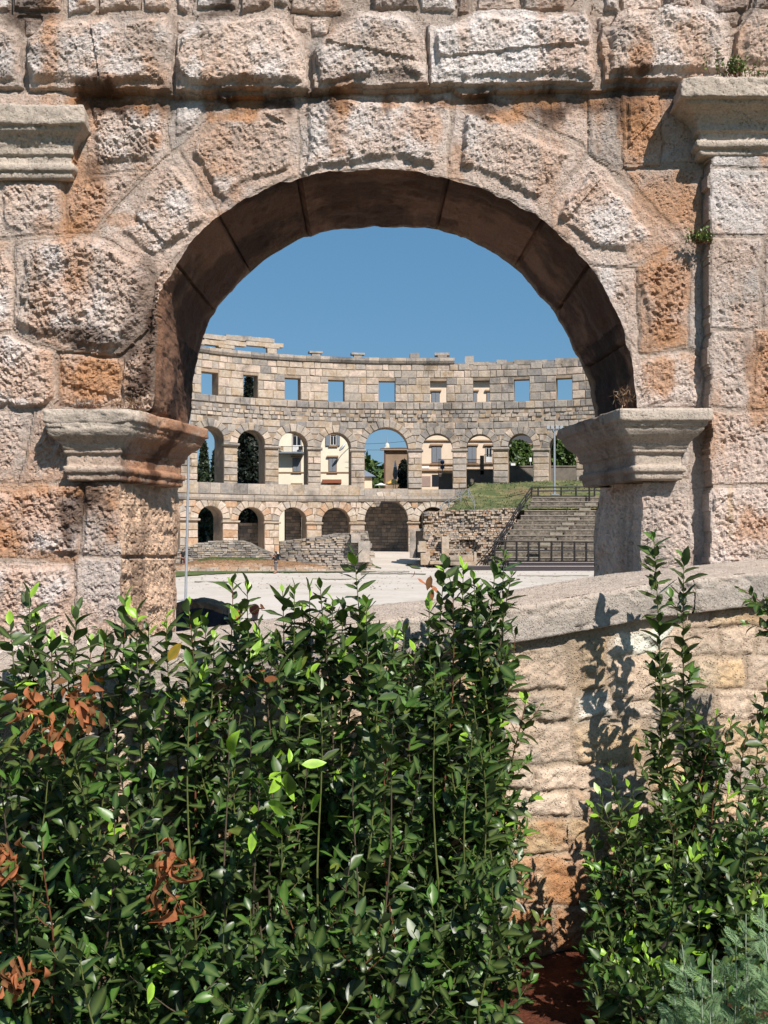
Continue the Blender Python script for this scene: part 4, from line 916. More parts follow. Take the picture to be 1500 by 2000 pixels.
def stone_skin(root, U, X, Y, Z, skin):
    (w0, w1), hc, mats, jit = skin; x0, x1 = X[0, 0], X[-1, 0]; z = -3.25; top = Z[:, -1]; by = {}
    while z < top.max():
        h = hc*rf.uniform(.75, 1.25); x = x0+rf.uniform(0, .2)
        while x < x1-.1:
            w = rf.uniform(w0, w1); xm = min(x+w/2, x1-.05); i = int((xm-x0)/(x1-x0)*(X.shape[0]-1)+.5); zt = top[i]
            if z+h*.7 < zt:
                k = int(min(Z.shape[1]-1, max(0, (z+h/2-Z[i, 0])/(Z[i, -1]-Z[i, 0])*(Z.shape[1]-1)))); y = Y[i, k]-rf.uniform(.0, jit); j = lambda: rf.uniform(-.03, .03)
                c = rf.choice(mats); V, Fs = by.setdefault(c, ([], [])); b = len(V); g = .02; ya = y-.04
                V += [(x+g+j(), y+.3, z+g), (x+w-g+j(), y+.3, z+g), (x+w-g+j(), y+.3, z+h-g), (x+g+j(), y+.3, z+h-g), (x+g+j(), ya+j(), z+g+j()), (x+w-g+j(), ya+j(), z+g+j()), (x+w-g+j(), ya+j(), z+h-g+j()), (x+g+j(), ya+j(), z+h-g+j())]
                Fs += [(b, b+1, b+5, b+4), (b+1, b+2, b+6, b+5), (b+2, b+3, b+7, b+6), (b+3, b, b+4, b+7), (b+4, b+5, b+6, b+7)]
            x += w
        z += h
    for c, (V, Fs) in by.items():
        me = bpy.data.meshes.new('small_stones'); me.from_pydata(V, [], Fs); o = link('small_stones', me, FM[c], root); o['kind'] = 'stuff'
gcol = (lin(168, 158, 146, .6), lin(146, 140, 130, .56), lin(186, 162, 138, .6))
ruin('low_ruined_wall', 'low grey ruined wall in front of the two leftmost lower arches', 335, 547, [(335,1072),(365,1066),(400,1059),(420,1056),(470,1055),(486,1060),(505,1070),(530,1080),(547,1084)], 99, ((.3, .8), .2, ['grey', 'pale', 'grey', 'slate'], .05), .07, cols=gcol, seed=3)
ruin('ruined_wall', 'long grey ruined wall rising to a square end beside the central path', 545, 723, [(545,1057),(590,1052),(630,1046),(655,1041.5),(688,1041),(690,1037),(718,1037),(719,1057),(723,1058)], 97, ((.3, .9), .21, ['grey', 'pale', 'grey', 'slate'], .05), .07, cols=gcol, seed=23, Y1=95, thick=3)
ruin('rubble_ruin', 'large mass of rubble core masonry between the central path and the tiers', 826, 1008, [(826,999),(850,998),(900,996),(1008,992)], 104, ((.18, .5), .2, ['pale', 'beige', 'grey', 'orange', 'pale', 'slate'], .22), .36, thick=3.5, seed=43,
     bulge=lambda U, Z: 1.1*sst(.6, -.6, Z+.3*np.sin(U*.05))*sst(1010, 985, U)+1.5*sst(-1.3, -1.7, Z)*sst(930, 915, U)-1.0*sst(880, 900, U)*sst(935, 925, U)*sst(-2.3, -1.9, Z)*sst(-.3, -.7, Z))
def stonebox(name, label, cat, lst, mat, root=None):
    """lst (u0,u1,ya,yb,Y,depth): each box its own part"""
    if root is None: root = empty(name, tuple(px(lst[0][0], lst[0][3], lst[0][4])), label, cat)
    for (u0, u1, ya, yb, Y, d) in lst:
        a = px(u0, ya, Y); b = px(u1, yb, Y); boxes('ashlar_block', [(a.x, b.x, Y, Y+d, b.z, a.z)], mat, root)
    return root
stonebox('gate_jamb', 'tall grey stone jamb standing right of the central path', 'gate jamb', [(801,812,1036,1090,104.5,1.2),(812,827,1036,1090,105.2,5),(799,826,1032,1037,104.6,2)], FM['grey'])
stonebox('stone_remains', 'weathered upright blocks and low courses at the foot of the rubble mass', 'ruin', [(816,833,1064,1078,101.2,1.5),(818,832,1057,1064,101.3,1.5),(822,840,1080,1103,100.8,1.5),(863,877,1048,1086,101.3,1.2),(876,900,1085,1095,100.4,1.5),(900,926,1084,1096,100.5,1.5),(840,880,1096,1102,99.6,1.6),(880,930,1097,1104,99.5,1.6),(926,931,1078,1104,100.4,1.4)], FM['pale'])
stonebox('wall_stub', 'square block stub on the long ruined wall', 'ruin', [(686,704,1042,1060,94.4,1.4),(700,722,1057,1098,94.2,2.0)], FM['grey'])
# mound with rubble, low curb walls, grass strips (left)
M_turf = stone_mat('turf', lin(96, 118, 62, .62), 3, .35, .6, .05, second=lin(132, 132, 84, .6), sec_scale=.8)
us = np.linspace(338, 640, 120); ts = np.linspace(0, 1, 22); U, T = np.meshgrid(us, ts, indexing='ij'); Ym = 92.6+T*5.5
Zt = np.interp(U, [338, 380, 410, 500, 600, 640], [-2.75, -2.35, -2.0, -2.1, -2.5, -2.8]); Zm = -3.0+(Zt+3.0)*sst(0, .75, T)+.07*fbm(U*.045, Ym, sc=2, oct=4, s=12)
V = np.stack([(U-CX)/F*Ym, Ym, Zm], -1).reshape(-1, 3); a = fbm(V[:, 0], V[:, 2]*3, sc=.8, oct=4, s=15)+1.2*sst(-2.4, -2.1, V[:, 2])-.6
k = sst(-.1, .15, a)[:, None]; colm = (1-k)*np.array(lin(180, 140, 104, .6))+k*np.array(lin(104, 112, 62, .62))
o = link('rubble_mound', mesh_np('rubble_mound', V, grid_faces(120, 22), colm), M_ruin); tag(o, kind='structure', label='low mound of earth and turf')
SRC = []
def rubble(name, n, region, zf, size, mats, parent_label):
    V = []; Fs = []
    for i in range(n):
        u = rf.uniform(*region[0]); Y = rf.uniform(*region[1]); x = (u-CX)/F*Y; z = zf(u, Y); s = rf.uniform(*size); b = len(V)
        for (a, c, d) in ((-1,-1,-1),(1,-1,-1),(1,1,-1),(-1,1,-1),(-1,-1,1),(1,-1,1),(1,1,1),(-1,1,1)):
            V.append((x+a*s*rf.uniform(.5, 1.1), Y+c*s*rf.uniform(.5, 1.1), z+d*s*rf.uniform(.3, .7)))
        Fs += [(b,b+3,b+2,b+1),(b+4,b+5,b+6,b+7),(b,b+1,b+5,b+4),(b+1,b+2,b+6,b+5),(b+2,b+3,b+7,b+6),(b+3,b,b+4,b+7)]
    me = bpy.data.meshes.new(name); me.from_pydata(V, [], Fs); o = link(name, me, mats); tag(o, kind='stuff', label=parent_label)
rubble('rubble', 900, ((345, 640), (92.6, 94.6)), lambda u, Y: -3.0+(np.interp(u, [338, 380, 410, 500, 600, 640], [-2.75, -2.35, -2.0, -2.1, -2.5, -2.8])+3.0)*float(sst(0, .75, (Y-92.6)/5.5)), (.06, .2), FM['orange'], 'loose stones on the mound')
for i, (a, b, Yc, zt, lab) in enumerate([(352, 640, 91.8, -2.78, 'upper kerb course of brownish stone under the mound'), (348, 716, 90.4, -2.93, 'lower kerb course of grey stone along the arena edge')]):
    root = empty('kerb_wall', tuple(px(a, 1105, Yc)), lab, 'kerb'); u = a
    while u < b:
        w = rf.uniform(12, 26); e = min(b, u+w); x0, x1 = (u-CX)/F*Yc, (e-CX)/F*Yc
        boxes('kerb_stone', [(x0+.03, x1-.03, Yc+rf.uniform(-.06, .06)+.0006*(u-a), Yc+.8, -3.3, zt+rf.uniform(-.05, .05))], FM[rf.choice(['pale', 'beige', 'orange'] if i == 0 else ['grey', 'pale', 'pale'])], root); u = e
def strip_patch(name, label, pts, mat, lift):
    """irregular patch: pts (u, Ynear, Yfar)"""
    us = np.linspace(pts[0][0], pts[-1][0], 160); y0 = np.interp(us, [p[0] for p in pts], [p[1] for p in pts]); y1 = np.interp(us, [p[0] for p in pts], [p[2] for p in pts])
    y0 = y0+1.2*fbm(us, us*0, sc=.09, oct=4, s=5); y1 = y1+.5*fbm(us, us*0+9, sc=.09, oct=4, s=6); y1 = np.maximum(y1, y0+.05)
    V = []
    for t in np.linspace(0, 1, 5):
        yy = y0+(y1-y0)*t; xx = (us-CX)/F*yy; V.append(np.stack([xx, yy, gh(xx, yy)+lift+.03*np.sin(math.pi*t)], -1))
    V = np.stack(V, 1); o = link(name, mesh_np(name, V.reshape(-1, 3), grid_faces(160, 5)), mat); tag(o, kind='stuff', label=label)
strip_patch('grass_strip', 'worn grass along the arena edge', [(340, 78, 89.5), (390, 82, 89.8), (470, 86.5, 90), (600, 86.8, 89.8), (735, 88.5, 89.5)], M_turf, .06)
strip_patch('grass_strip', 'sparse grass beside the path', [(724, 101, 108), (732, 98.5, 103), (745, 97.5, 99)], M_turf, .06)
strip_patch('grass_strip', 'sparse grass at the foot of the jamb', [(795, 104, 106), (806, 99, 104), (822, 96.5, 98.5)], M_turf, .06)
rubble('pebbles', 700, ((330, 1180), (60, 100)), lambda u, Y: -3.09, (.02, .07), FM['grey'], 'scattered pebbles on the arena floor')
for k, pts_ in enumerate([[(705, 84, 86.2), (760, 84.5, 85.6), (832, 83.6, 85)], [(690, 88.5, 89.6), (740, 88, 88.8), (800, 88.6, 90)], [(610, 74, 74.8), (700, 73.6, 74.2)], [(1010, 80, 80.6), (1080, 79.5, 80.3), (1150, 80, 81)], [(380, 70, 70.5), (460, 69.6, 70)]]):
    strip_patch('weed_patch', 'thin line of dry weeds on the arena floor', pts_, stone_mat('dry_weeds', lin(150, 148, 116, .62), 4, .3, .4, .03) if k == 0 else bpy.data.materials['dry_weeds'], .03)
# ------------------------------------------------------------------ spectator tiers, railings, platform
M_riser = stone_mat('shaded_rubble_riser', lin(132, 122, 112, .56), 3.2, .6, 1.2, .08, second=lin(170, 156, 140, .55), sec_scale=3.5, dark=lin(50, 42, 36, .5), dark_scale=4, dark_fac=.6)  # weathered rubble, darkened further to carry the shade on the risers
M_tread = stone_mat('tread_stone', lin(176, 166, 150, .6), 3, .3, .5, .03)
tiers = empty('spectator_tiers', tuple(px(1060, 1100, 95)), 'flight of stone spectator tiers with shade-darkened risers right of the rubble mass', 'seating')
lefts = [962, 966, 979, 984, 990, 996, 1003, 1010, 1017, 1024, 1031, 1036, 1039]
for i in range(13):
    Yt = 96.0+i*.95; yy = [1088, 1077, 1065.5, 1055.5, 1044.5, 1034, 1024.5, 1015, 1006, 996.5, 987.5, 979, 970.5][i]; zt = (HY-yy)/F*Yt
    x0 = (lefts[i]-CX)/F*Yt; x1 = (1260-CX)/F*Yt
    n = 60; xsn = np.linspace(x0, x1, n); zb_ = zt-.62; V = []; 
    for x in xsn:
        V += [(x, Yt+rf.uniform(-.03, .03), zb_ if i else -3.4), (x, Yt+rf.uniform(-.03, .03), (zb_+zt)/2), (x, Yt+rf.uniform(-.02, .02), zt-.09)]
    link('riser', mesh_np('riser', np.array(V), grid_faces(n, 3)[:, ::-1], smooth=False), M_riser, tiers)
    x = x0
    while x < x1:
        e = min(x1, x+rf.uniform(.9, 2.2)); boxes('tread_slab', [(x+.01, e-.01, Yt-.05+rf.uniform(-.02, .02), Yt+1.0, zt-.09, zt+rf.uniform(-.01, .015))], M_tread, tiers); x = e
    xe = (1132-CX-i*-0)/F*Yt
boxes('side_wall', [((lefts[0]-8-CX)/F*96, (lefts[0]-CX)/F*96, 95.9, 97, -3.4, -1.9)], M_riser, tiers)
for i in range(10):   # small aisle steps climbing to the right
    Yt = 95.6+i*.95+.0; yy = [1072.5, 1061, 1052, 1041, 1031, 1022, 1012.5, 1002.5, 993, 984][i]; uu = [1062, 1075, 1086, 1097, 1109, 1120, 1131, 1142, 1152, 1162][i]
    a = px(uu-26+i*.5, yy-1, Yt+.9); b = px(uu, yy+4, Yt+.9)
    boxes('aisle_step', [(a.x, b.x, Yt+.45, Yt+.96, b.z, a.z)], M_tread, tiers)
M_dark = plain('dark_painted_steel', (.022, .018, .018), .5, .3)
M_galv = plain('galvanised_steel', (.42, .44, .46), .45, .7)
def seg_box(p, q, r):
    return tube_np([tuple(p), tuple(p.lerp(q, .5)), tuple(q)], r, 6)
def rail(name, label, posts, bars, mat, r=.05):
    """posts [(base, top)], bars [(p, q)] of Vectors"""
    root = empty(name, tuple(posts[0][0]), label, 'railing')
    for b, t in posts: v, f = seg_box(b, t, r); link('post', mesh_np('post', v, f), mat, root)
    for b, t in bars: v, f = seg_box(b, t, r*.8); link('rail', mesh_np('rail', v, f), mat, root)
YT = 107.6
rail('top_railing', 'dark railing along the top of the spectator tiers', [(px(u, 970, YT), px(u, 951, YT)) for u in (1038, 1051, 1096, 1125, 1161, 1190)]+[(px(1151, 981, 107), px(1151, 951, 107))],
     [(px(1038, 952, YT), px(1215, 950, YT)), (px(1038, 959, YT), px(1215, 957.5, YT)), (px(1038, 969, YT), px(1160, 969, YT))], M_dark, .085)
pts = [(1038, 952, 107.6), (1027, 967, 105.5), (1015.5, 983, 103.5), (1003, 1004, 101.3), (990, 1026, 99.2), (978, 1042, 97.8), (966, 1057, 96.2)]
rail('stair_railing', 'dark railing running down the left side of the spectator tiers', [(px(u, v+14, Y), px(u, v, Y)) for u, v, Y in pts],
     [(px(*a), px(*b)) for a, b in zip(pts[:-1], pts[1:])]+[(px(a[0], a[1]+7, a[2]), px(b[0], b[1]+7, b[2])) for a, b in zip(pts[:-1], pts[1:])]+[(px(a[0]+1, a[1]+12, a[2]), px(b[0]+1, b[1]+12, b[2])) for a, b in zip(pts[:-1], pts[1:])], M_dark, .075)
rail('platform_railing', 'dark railing with close posts at the foot of the spectator tiers', [(px(u, 1104, 94.5), px(u, 1057, 94.5)) for u in (966, 987, 1009, 1032, 1053, 1077, 1098, 1122, 1145, 1168, 1190)],
     [(px(962, 1057, 94.5), px(1210, 1059, 94.5)), (px(962, 1074, 94.5), px(1210, 1077, 94.5)), (px(962, 1103, 94.5), px(1210, 1106, 94.5))], M_dark, .09)
rail('side_railing', 'steep dark railing beside the platform steps', [(px(u, v+20, 95), px(u, v, 95)) for u, v in ((962, 1072), (948, 1088))], [(px(962, 1066+k, 95), px(930, 1104+k, 95)) for k in (0, 8, 16)], M_dark, .05)
st_ = empty('stage_platform', tuple(px(1060, 1112, 92)), 'low dark stage platform with two pale edge strips', 'stage')
M_stage = plain('dark_stage_cladding', (.035, .028, .032), .7); M_strip = plain('pale_edge_strip', lin(170, 160, 158, .7), .6)
a = px(988, 1116, 91.5); b = px(1260, 1102, 91.5)
boxes('lower_deck', [(a.x, b.x, 91.5, 94.2, -3.15, -2.72)], M_stage, st_); boxes('upper_deck', [(a.x+.4, b.x, 92.6, 94.2, -2.72, -2.42)], M_stage, st_)
boxes('edge_strip', [(a.x, b.x, 91.46, 91.6, -2.72, -2.64)], M_strip, st_); boxes('edge_strip', [(a.x+.4, b.x, 92.56, 92.7, -2.42, -2.35)], M_strip, st_)
c = px(905, 1100, 94.2); boxes('side_deck', [(c.x, a.x, 94.0, 96, -3.15, -2.75)], M_stage, st_); boxes('edge_strip', [(c.x, a.x+.2, 93.96, 94.1, -2.75, -2.69)], M_strip, st_)
pt = [(860, 996, 106), (877, 984, 109), (900, 972, 113), (915, 963, 116), (926, 986, 108)]
rail('slope_railing', 'thin pale metal railing climbing the grass bank', [(px(u, v+8, Y), px(u, v-9, Y)) for u, v, Y in pt], [(px(a[0], a[1]-9+k, a[2]), px(b[0], b[1]-9+k, b[2])) for a, b in zip(pt[:-1], pt[1:]) for k in (0, 8)], M_galv, .045)
# masts
def mast(name, label, u, v0, v1, Y, r, lean=0, head=False, cat='pole'):
    b = px(u, v0, Y); t = px(u+lean, v1, Y); root = empty(name, tuple(b), label, cat)
    v, f = tube_np([tuple(b.lerp(t, k/6)) for k in range(7)], np.linspace(r, r*.75, 7), 10); link('shaft', mesh_np('shaft', v, f), M_galv, root)
    boxes('foot_plate', [(b.x-r*3, b.x+r*3, b.y-r*3, b.y+r*3, b.z-.05, b.z+.06)], M_galv, root)
    if head:
        boxes('cross_arm', [(t.x-.8, t.x+.8, t.y-.06, t.y+.06, t.z-.15, t.z)], M_galv, root)
        for dx in (-.7, -.25, .25, .7): boxes('floodlight', [(t.x+dx-.16, t.x+dx+.16, t.y-.3, t.y+.05, t.z, t.z+.35)], M_galv, root)
    return root
mast('flag_pole', 'slim bare metal pole rising beside the left arch pier', 362.5, 1174, 750, 49.6, .065, 9)
mast('floodlight_mast', 'tall pale mast with floodlights on the grass bank', 1083, 966, 838, 112, .13, 0, True, 'floodlight')
# ------------------------------------------------------------------ buildings, trees and street things behind the far wall
M_cream = plain('cream_plaster', lin(240, 231, 208, .84), .9, 0, .05, 1.2); M_white = plain('white_plaster', lin(225, 222, 208, .72), .9, 0, .05, 1.0); M_peach = plain('peach_plaster', lin(240, 218, 194, .80), .9, 0, .06, 1.0)
M_glass = plain('dark_window_glass', (.02, .024, .03), .15); M_shut = plain('grey_shutter', lin(142, 150, 160, .6), .7); M_frame = plain('white_window_frame', (.75, .75, .74), .6)
M_sill = plain('ochre_stone_trim', lin(190, 158, 128, .62), .9); M_tile = plain('clay_roof_tile', lin(172, 104, 76, .6), .9); M_brown = plain('brown_wood', (.10, .045, .03), .7); M_beton = stone_mat('grey_block_wall', lin(150, 140, 130, .55), 1.5, .3, .6, .05)
M_slate2 = plain('blue_grey_roof', lin(130, 145, 165, .6), .6)
def bld(name, label, u0, u1, yt, Y, depth, mat, roof=None, eave=.4, rh=1.2):
    root = empty(name, tuple(px((u0+u1)/2, 1080, Y)), label, 'building'); a = px(u0, yt, Y); b = px(u1, yt, Y)
    boxes('wall', [(a.x, b.x, Y, Y+depth, -3.2, a.z)], mat, root)
    if roof:
        V = [(a.x-eave, Y-eave, a.z), (b.x+eave, Y-eave, a.z), (b.x+eave, Y+depth+eave, a.z), (a.x-eave, Y+depth+eave, a.z), (a.x+2, Y+depth/2, a.z+rh), (b.x-2, Y+depth/2, a.z+rh)]
        me = bpy.data.meshes.new('roof'); me.from_pydata(V, [], [(0, 1, 5, 4), (1, 2, 5), (2, 3, 4, 5), (3, 0, 4), (3, 2, 1, 0)]); link('roof', me, roof, root)
        boxes('eave', [(a.x-eave+.05, b.x+eave-.05, Y-eave+.05, Y-.003, a.z-.25, a.z-.004)], M_sill, root)
    return root
def rect(root, name, u0, u1, ya, yb, Y, d, mat, lab=None):
    a = px(u0, ya, Y); b = px(u1, yb, Y); o = boxes(name, [(a.x, b.x, Y-d, Y+.02, b.z, a.z)], mat, root)
    if lab: o['label'] = lab
    return o
def window(root, u0, u1, ya, yb, Y, kind='shut', lintel=True):
    """framed opening; shutters or panes as sub-parts"""
    w = rect(root, 'window', u0-1.2, u1+1.2, ya-1.2, yb+1.2, Y, .05, M_sill)
    def sp(nm, a0, a1, b0, b1, d, m):
        a = px(a0, b0, Y); b = px(a1, b1, Y); o = boxes(nm, [(a.x, b.x, Y-d, Y-.045, b.z, a.z)], m); o.parent = w; return o
    um = (u0+u1)/2
    if kind == 'shut':
        for a, b in ((u0, um-.25), (um+.25, u1)): sp('shutter', a, b, ya, yb, .12, M_shut)
    else:
        sp('frame', u0, u1, ya, yb, .08, M_frame)
        for a, b in ((u0+.9, um-.6), (um+.6, u1-.9)): sp('pane', a, b, ya+2.6, yb-.9 if kind == 'open' else (ya+yb)/2+4, .10, M_glass)
        sp('pane', u0+.5, u1-.5, ya, ya+2, .10, M_glass)
        if kind == 'open':
            sp('shutter', u0-9, u0-1, ya-.5, yb+1, .2, M_shut); sp('shutter', u1+1, u1+7, ya-.5, yb+1, .2, M_shut)
    if lintel: rect(root, 'lintel', u0-4, u1+4, ya-5.5, ya-2.5, Y, .3, M_sill)
    rect(root, 'sill', u0-3, u1+3, yb+1.4, yb+3, Y, .25, M_sill)
YA = 152.0
A = bld('cream_house', 'cream house with a balcony seen through the third and fourth upper arches', 534, 706, 806, YA, 10, M_cream, M_tile)
window(A, 571.5, 588.5, 849, 882, YA, 'door', False); window(A, 572.5, 587, 895.5, 920.5, YA); window(A, 645.5, 657, 849.5, 869.5, YA, 'open', False); window(A, 642.5, 657, 895.5, 920.5, YA)
window(A, 572.5, 587, 949, 970, YA); rect(A, 'string_course', 534.2, 705.8, 921.5, 923.2, YA, .12, M_sill)
rect(A, 'door', 640, 660, 945, 985, YA, .1, M_brown); rect(A, 'awning', 630, 667, 937, 944, YA, 1.0, M_tile)
bal = rect(A, 'balcony', 542, 594, 884, 887, YA, 1.6, M_shut)
a0 = px(543, 872, YA-1.5); a1 = px(593.5, 872, YA-1.5)
boxes('railing', [(a0.x, a1.x, YA-1.52, YA-1.47, a0.z-.03, a0.z+.03)]+[(a0.x+(a1.x-a0.x)*k/22-.015, a0.x+(a1.x-a0.x)*k/22+.015, YA-1.51, YA-1.48, px(0, 884, YA-1.5).z, a0.z) for k in range(23)], M_dark, A)
def chair(u, Y, c, label):
    b = px(u, 884, Y); root = empty('balcony_chair', tuple(b), label, 'chair')
    boxes('seat', [(b.x-.3, b.x+.3, Y-.28, Y+.28, b.z+.40, b.z+.46)], c, root); boxes('backrest', [(b.x-.3, b.x+.3, Y+.26, Y+.31, b.z+.46, b.z+.95)], c, root)
    for dx in (-.26, .26):
        for dy in (-.24, .26): boxes('leg', [(b.x+dx-.025, b.x+dx+.025, Y+dy-.025, Y+dy+.025, b.z, b.z+.40)], c, root)
chair(549, YA-.8, plain('tan_wicker', (.35, .25, .15)), 'tan chair on the balcony of the cream house'); chair(587, YA-.8, M_dark, 'dark chair at the right end of the balcony of the cream house')
def wall_lamp(): 
    b = px(684, 862, YA-.1); root = empty('street_lamp', tuple(b), 'curved street lamp reaching out in front of the cream house', 'lamp')
    p = [px(690, 866, YA-.2), px(684, 862, YA-1.0), px(678, 864, YA-1.4), px(673, 869, YA-1.6)]
    v, f = tube_np([tuple(q) for q in p], .05, 6); link('arm', mesh_np('arm', v, f), M_galv, root)
    v, f = tube_np([tuple(px(673, 869, YA-1.6)), tuple(px(668, 875, YA-1.7)), tuple(px(663, 880, YA-1.8))], [.12, .22, .12], 8); link('lamp_head', mesh_np('lamp_head', v, f), M_galv, root)
wall_lamp()
B = bld('white_building', 'white plastered building behind the leftmost trees', 421, 552, 846, 159, 10, M_white, M_tile)
window(B, 512, 520, 905, 925, 159)
Cb = bld('peach_house', 'peach house with tall shuttered windows right of the central arch', 818, 990, 741, 150, 12, M_peach, M_tile, .8, 1.0)
for (a, b) in ((843.5, 858), (919, 931), (951, 962)): window(Cb, a, b, 767, 788, 150)
for (a, b, k) in ((844, 861, 'shut'), (914, 930, 'shut'), (949, 961, 'door')): window(Cb, a, b, 873, 903, 150, k)
rect(Cb, 'cornice', 818.2, 989.8, 859, 861.5, 150, .25, M_sill); rect(Cb, 'cornice', 818.2, 989.8, 905.5, 908, 150, .2, M_sill); rect(Cb, 'cornice', 818.2, 989.8, 917, 920, 150, .3, M_sill)
rect(Cb, 'wall_sign', 822, 838, 909, 915, 150, .08, M_frame, 'blank white sign board'); rect(Cb, 'door', 844, 857, 927, 950, 150, .06, M_glass); rect(Cb, 'garage_door', 822, 841, 930, 950, 150, .06, plain('pink_grey_panel', lin(190, 165, 155, .6)))
D = bld('brown_house', 'small brown rendered house seen through the central arch', 750, 811, 876, 146, 3, plain('brown_render', lin(186, 158, 132, .58), .9, 0, .2, .5), plain('dark_roof_edge', (.06, .05, .05)), .5, .25)
rect(D, 'shaded_side_strip', 750.3, 753, 877, 990, 146, .15, M_brown)  # dark strip stands in for the shaded left side of the house
E = bld('hidden_house', 'dark roofed house above the trees behind the right arches', 1002, 1046, 866, 163, 8, M_cream, plain('dark_roof', (.05, .045, .045)), 1.0, 2.6)
# church dome
t = px(756, 873, 240); ch = empty('church_dome', (t.x, 240, -3), 'small white church dome with a thin spire on the skyline', 'church')
boxes('tower', [(t.x-.55, t.x+.55, 239.4, 240.6, -3.2, t.z)], M_white, ch)
v, f = tube_np([(t.x, 240, t.z), (t.x, 240, t.z+.5), (t.x, 240, t.z+.9), (t.x, 240, t.z+1.05)], [.55, .5, .25, .05], 12); link('dome', mesh_np('dome', v, f), M_white, ch)
v, f = tube_np([(t.x, 240, t.z+.9), (t.x, 240, t.z+1.6), (t.x, 240, t.z+2.9)], [.14, .10, .03], 6); link('spire', mesh_np('spire', v, f), M_galv, ch)
# pavilion roof
t = px(706, 932, 160); pv = empty('pavilion', (t.x, 160, 5), 'pavilion with a blue grey hipped roof beyond the central arch', 'pavilion')
V = [(t.x-2.2, 158, t.z), (t.x+2.2, 158, t.z), (t.x+2.2, 162, t.z), (t.x-2.2, 162, t.z), (t.x, 160, t.z+1.35)]
me = bpy.data.meshes.new('roof'); me.from_pydata(V, [], [(0, 1, 4), (1, 2, 4), (2, 3, 4), (3, 0, 4), (3, 2, 1, 0)]); link('roof', me, M_slate2, pv)
boxes('body', [(t.x-1.7, t.x+1.6, 158.5, 161.5, -3.2, t.z-.004)], M_peach, pv)
# parasols, cables, signs, fence
def parasol(u, vt, vb, Y, half, col, label, closed=False, top=None):
    t = px(u, vt, Y); b = px(u, vb, Y); root = empty('parasol', tuple(b), label, 'parasol')
    v, f = tube_np([tuple(b-Vector((0, 0, 1.5))), tuple(b.lerp(t, .5)), tuple(t)], .05, 6); link('pole', mesh_np('pole', v, f), M_galv, root)
    if closed:
        P = [(t.x, Y, t.z), (t.x, Y, t.z-.9), (t.x, Y, t.z-1.9), (t.x, Y, b.z+.4)]; v, f = tube_np(P[:2], [.05, .22], 9); link('canopy_tip', mesh_np('canopy_tip', v, f), top, root)
        v, f = tube_np(P[1:], [.22, .36, .2], 9); link('canopy', mesh_np('canopy', v, f), col, root)
    else:
        n = 8; V = [(t.x, Y, t.z)]+[(t.x+half*math.cos(6.283*k/n), Y+half*math.sin(6.283*k/n), b.z) for k in range(n)]
        me = bpy.data.meshes.new('canopy'); me.from_pydata(V, [], [(0, 1+k, 1+(k+1) % n) for k in range(n)]); link('canopy', me, col, root)
parasol(772, 899, 942, 140, .3, plain('grey_canvas', lin(120, 128, 135, .6)), 'closed grey parasol with a pale top in the central arch', True, M_frame)
parasol(768, 935, 946, 143, 1.3, plain('yellow_canvas', lin(235, 190, 100, .75)), 'yellow parasol in the central arch'); parasol(744, 943, 948, 145, .9, M_frame, 'white parasol left of the yellow one')
for k, (y0, y1) in enumerate(((878, 875), (867, 860))):
    p = [px(690+i*13, y0+(y1-y0)*i/9+2.2*math.sin(math.pi*i/9), 150) for i in range(10)]; v, f = tube_np([tuple(q) for q in p], .025, 5)
    o = link('overhead_cable', mesh_np('overhead_cable', v, f), M_dark); tag(o, ['thin dark cable crossing the central arch just above the brown house roof', 'thin dark cable crossing the central arch, the higher of the two'][k], 'cable')
rw = empty('retaining_wall', tuple(px(1000, 950, 137)), 'grey retaining wall in shade behind the right upper piers', 'wall')
for (u0, u1, yt) in ((857, 900, 927), (900, 985, 919), (985, 1320, 912)):
    a = px(u0, yt, 137); b = px(u1, yt, 137); boxes('wall_section', [(a.x, b.x, 137, 138, -3, a.z)], M_beton, rw); boxes('wall_cap', [(a.x, b.x-.01, 136.9, 138.1, a.z+.003, a.z+.18)], M_beton, rw)
fe = empty('bar_fence', tuple(px(900, 925, 137.5)), 'black bar fence on the retaining wall before the peach house', 'fence')
for (u0, u1, ya, yb) in ((856, 885, 897, 927), (908, 938, 897, 920), (946, 966, 888, 920)):
    for k in range(int((u1-u0)/2.4)+1):
        u = u0+k*2.4; a = px(u, ya, 137.5); b = px(u, yb, 137.5); boxes('bar', [(a.x-.02, a.x+.02, 137.48, 137.52, b.z, a.z)], M_dark, fe)
    for y in (ya, (ya+yb)/2+3, yb-2): a = px(u0, y, 137.5); b = px(u1, y, 137.5); boxes('rail', [(a.x, b.x, 137.46, 137.54, a.z-.03, a.z+.03)], M_dark, fe)
a = px(938, 890, 137.2); b = px(945, 927, 137.2); o = boxes('stone_post', [(a.x, b.x, 137.0, 137.6, b.z, a.z)], M_beton, fe)
sg = empty('road_signs', tuple(px(864, 930, 139)), 'two round blue road signs one above the other on a post', 'road sign')
for y in (902.5, 912.5):
    c = px(864, y, 139); v, f = tube_np([(c.x, 138.9, c.z), (c.x, 138.92, c.z), (c.x, 138.96, c.z)], [.28, .30, .30], 16)
    me = bpy.data.meshes.new('sign_disc'); n = 16; V = [(c.x+.3*math.cos(6.283*k/n), Yk, c.z+.3*math.sin(6.283*k/n)) for Yk in (138.9, 138.94) for k in range(n)]
    me.from_pydata(V, [], [tuple(range(n)), tuple(range(n, 2*n))[::-1]]+[(k, n+k, n+(k+1) % n, (k+1) % n) for k in range(n)]); link('sign_disc', me, plain('sign_blue', (.03, .08, .22)), sg)
a = px(864, 900, 139.05); v, f = tube_np([(a.x, 139.05, 5.9), (a.x, 139.05, 8), (a.x, 139.05, a.z)], .04, 6); link('post', mesh_np('post', v, f), M_galv, sg)
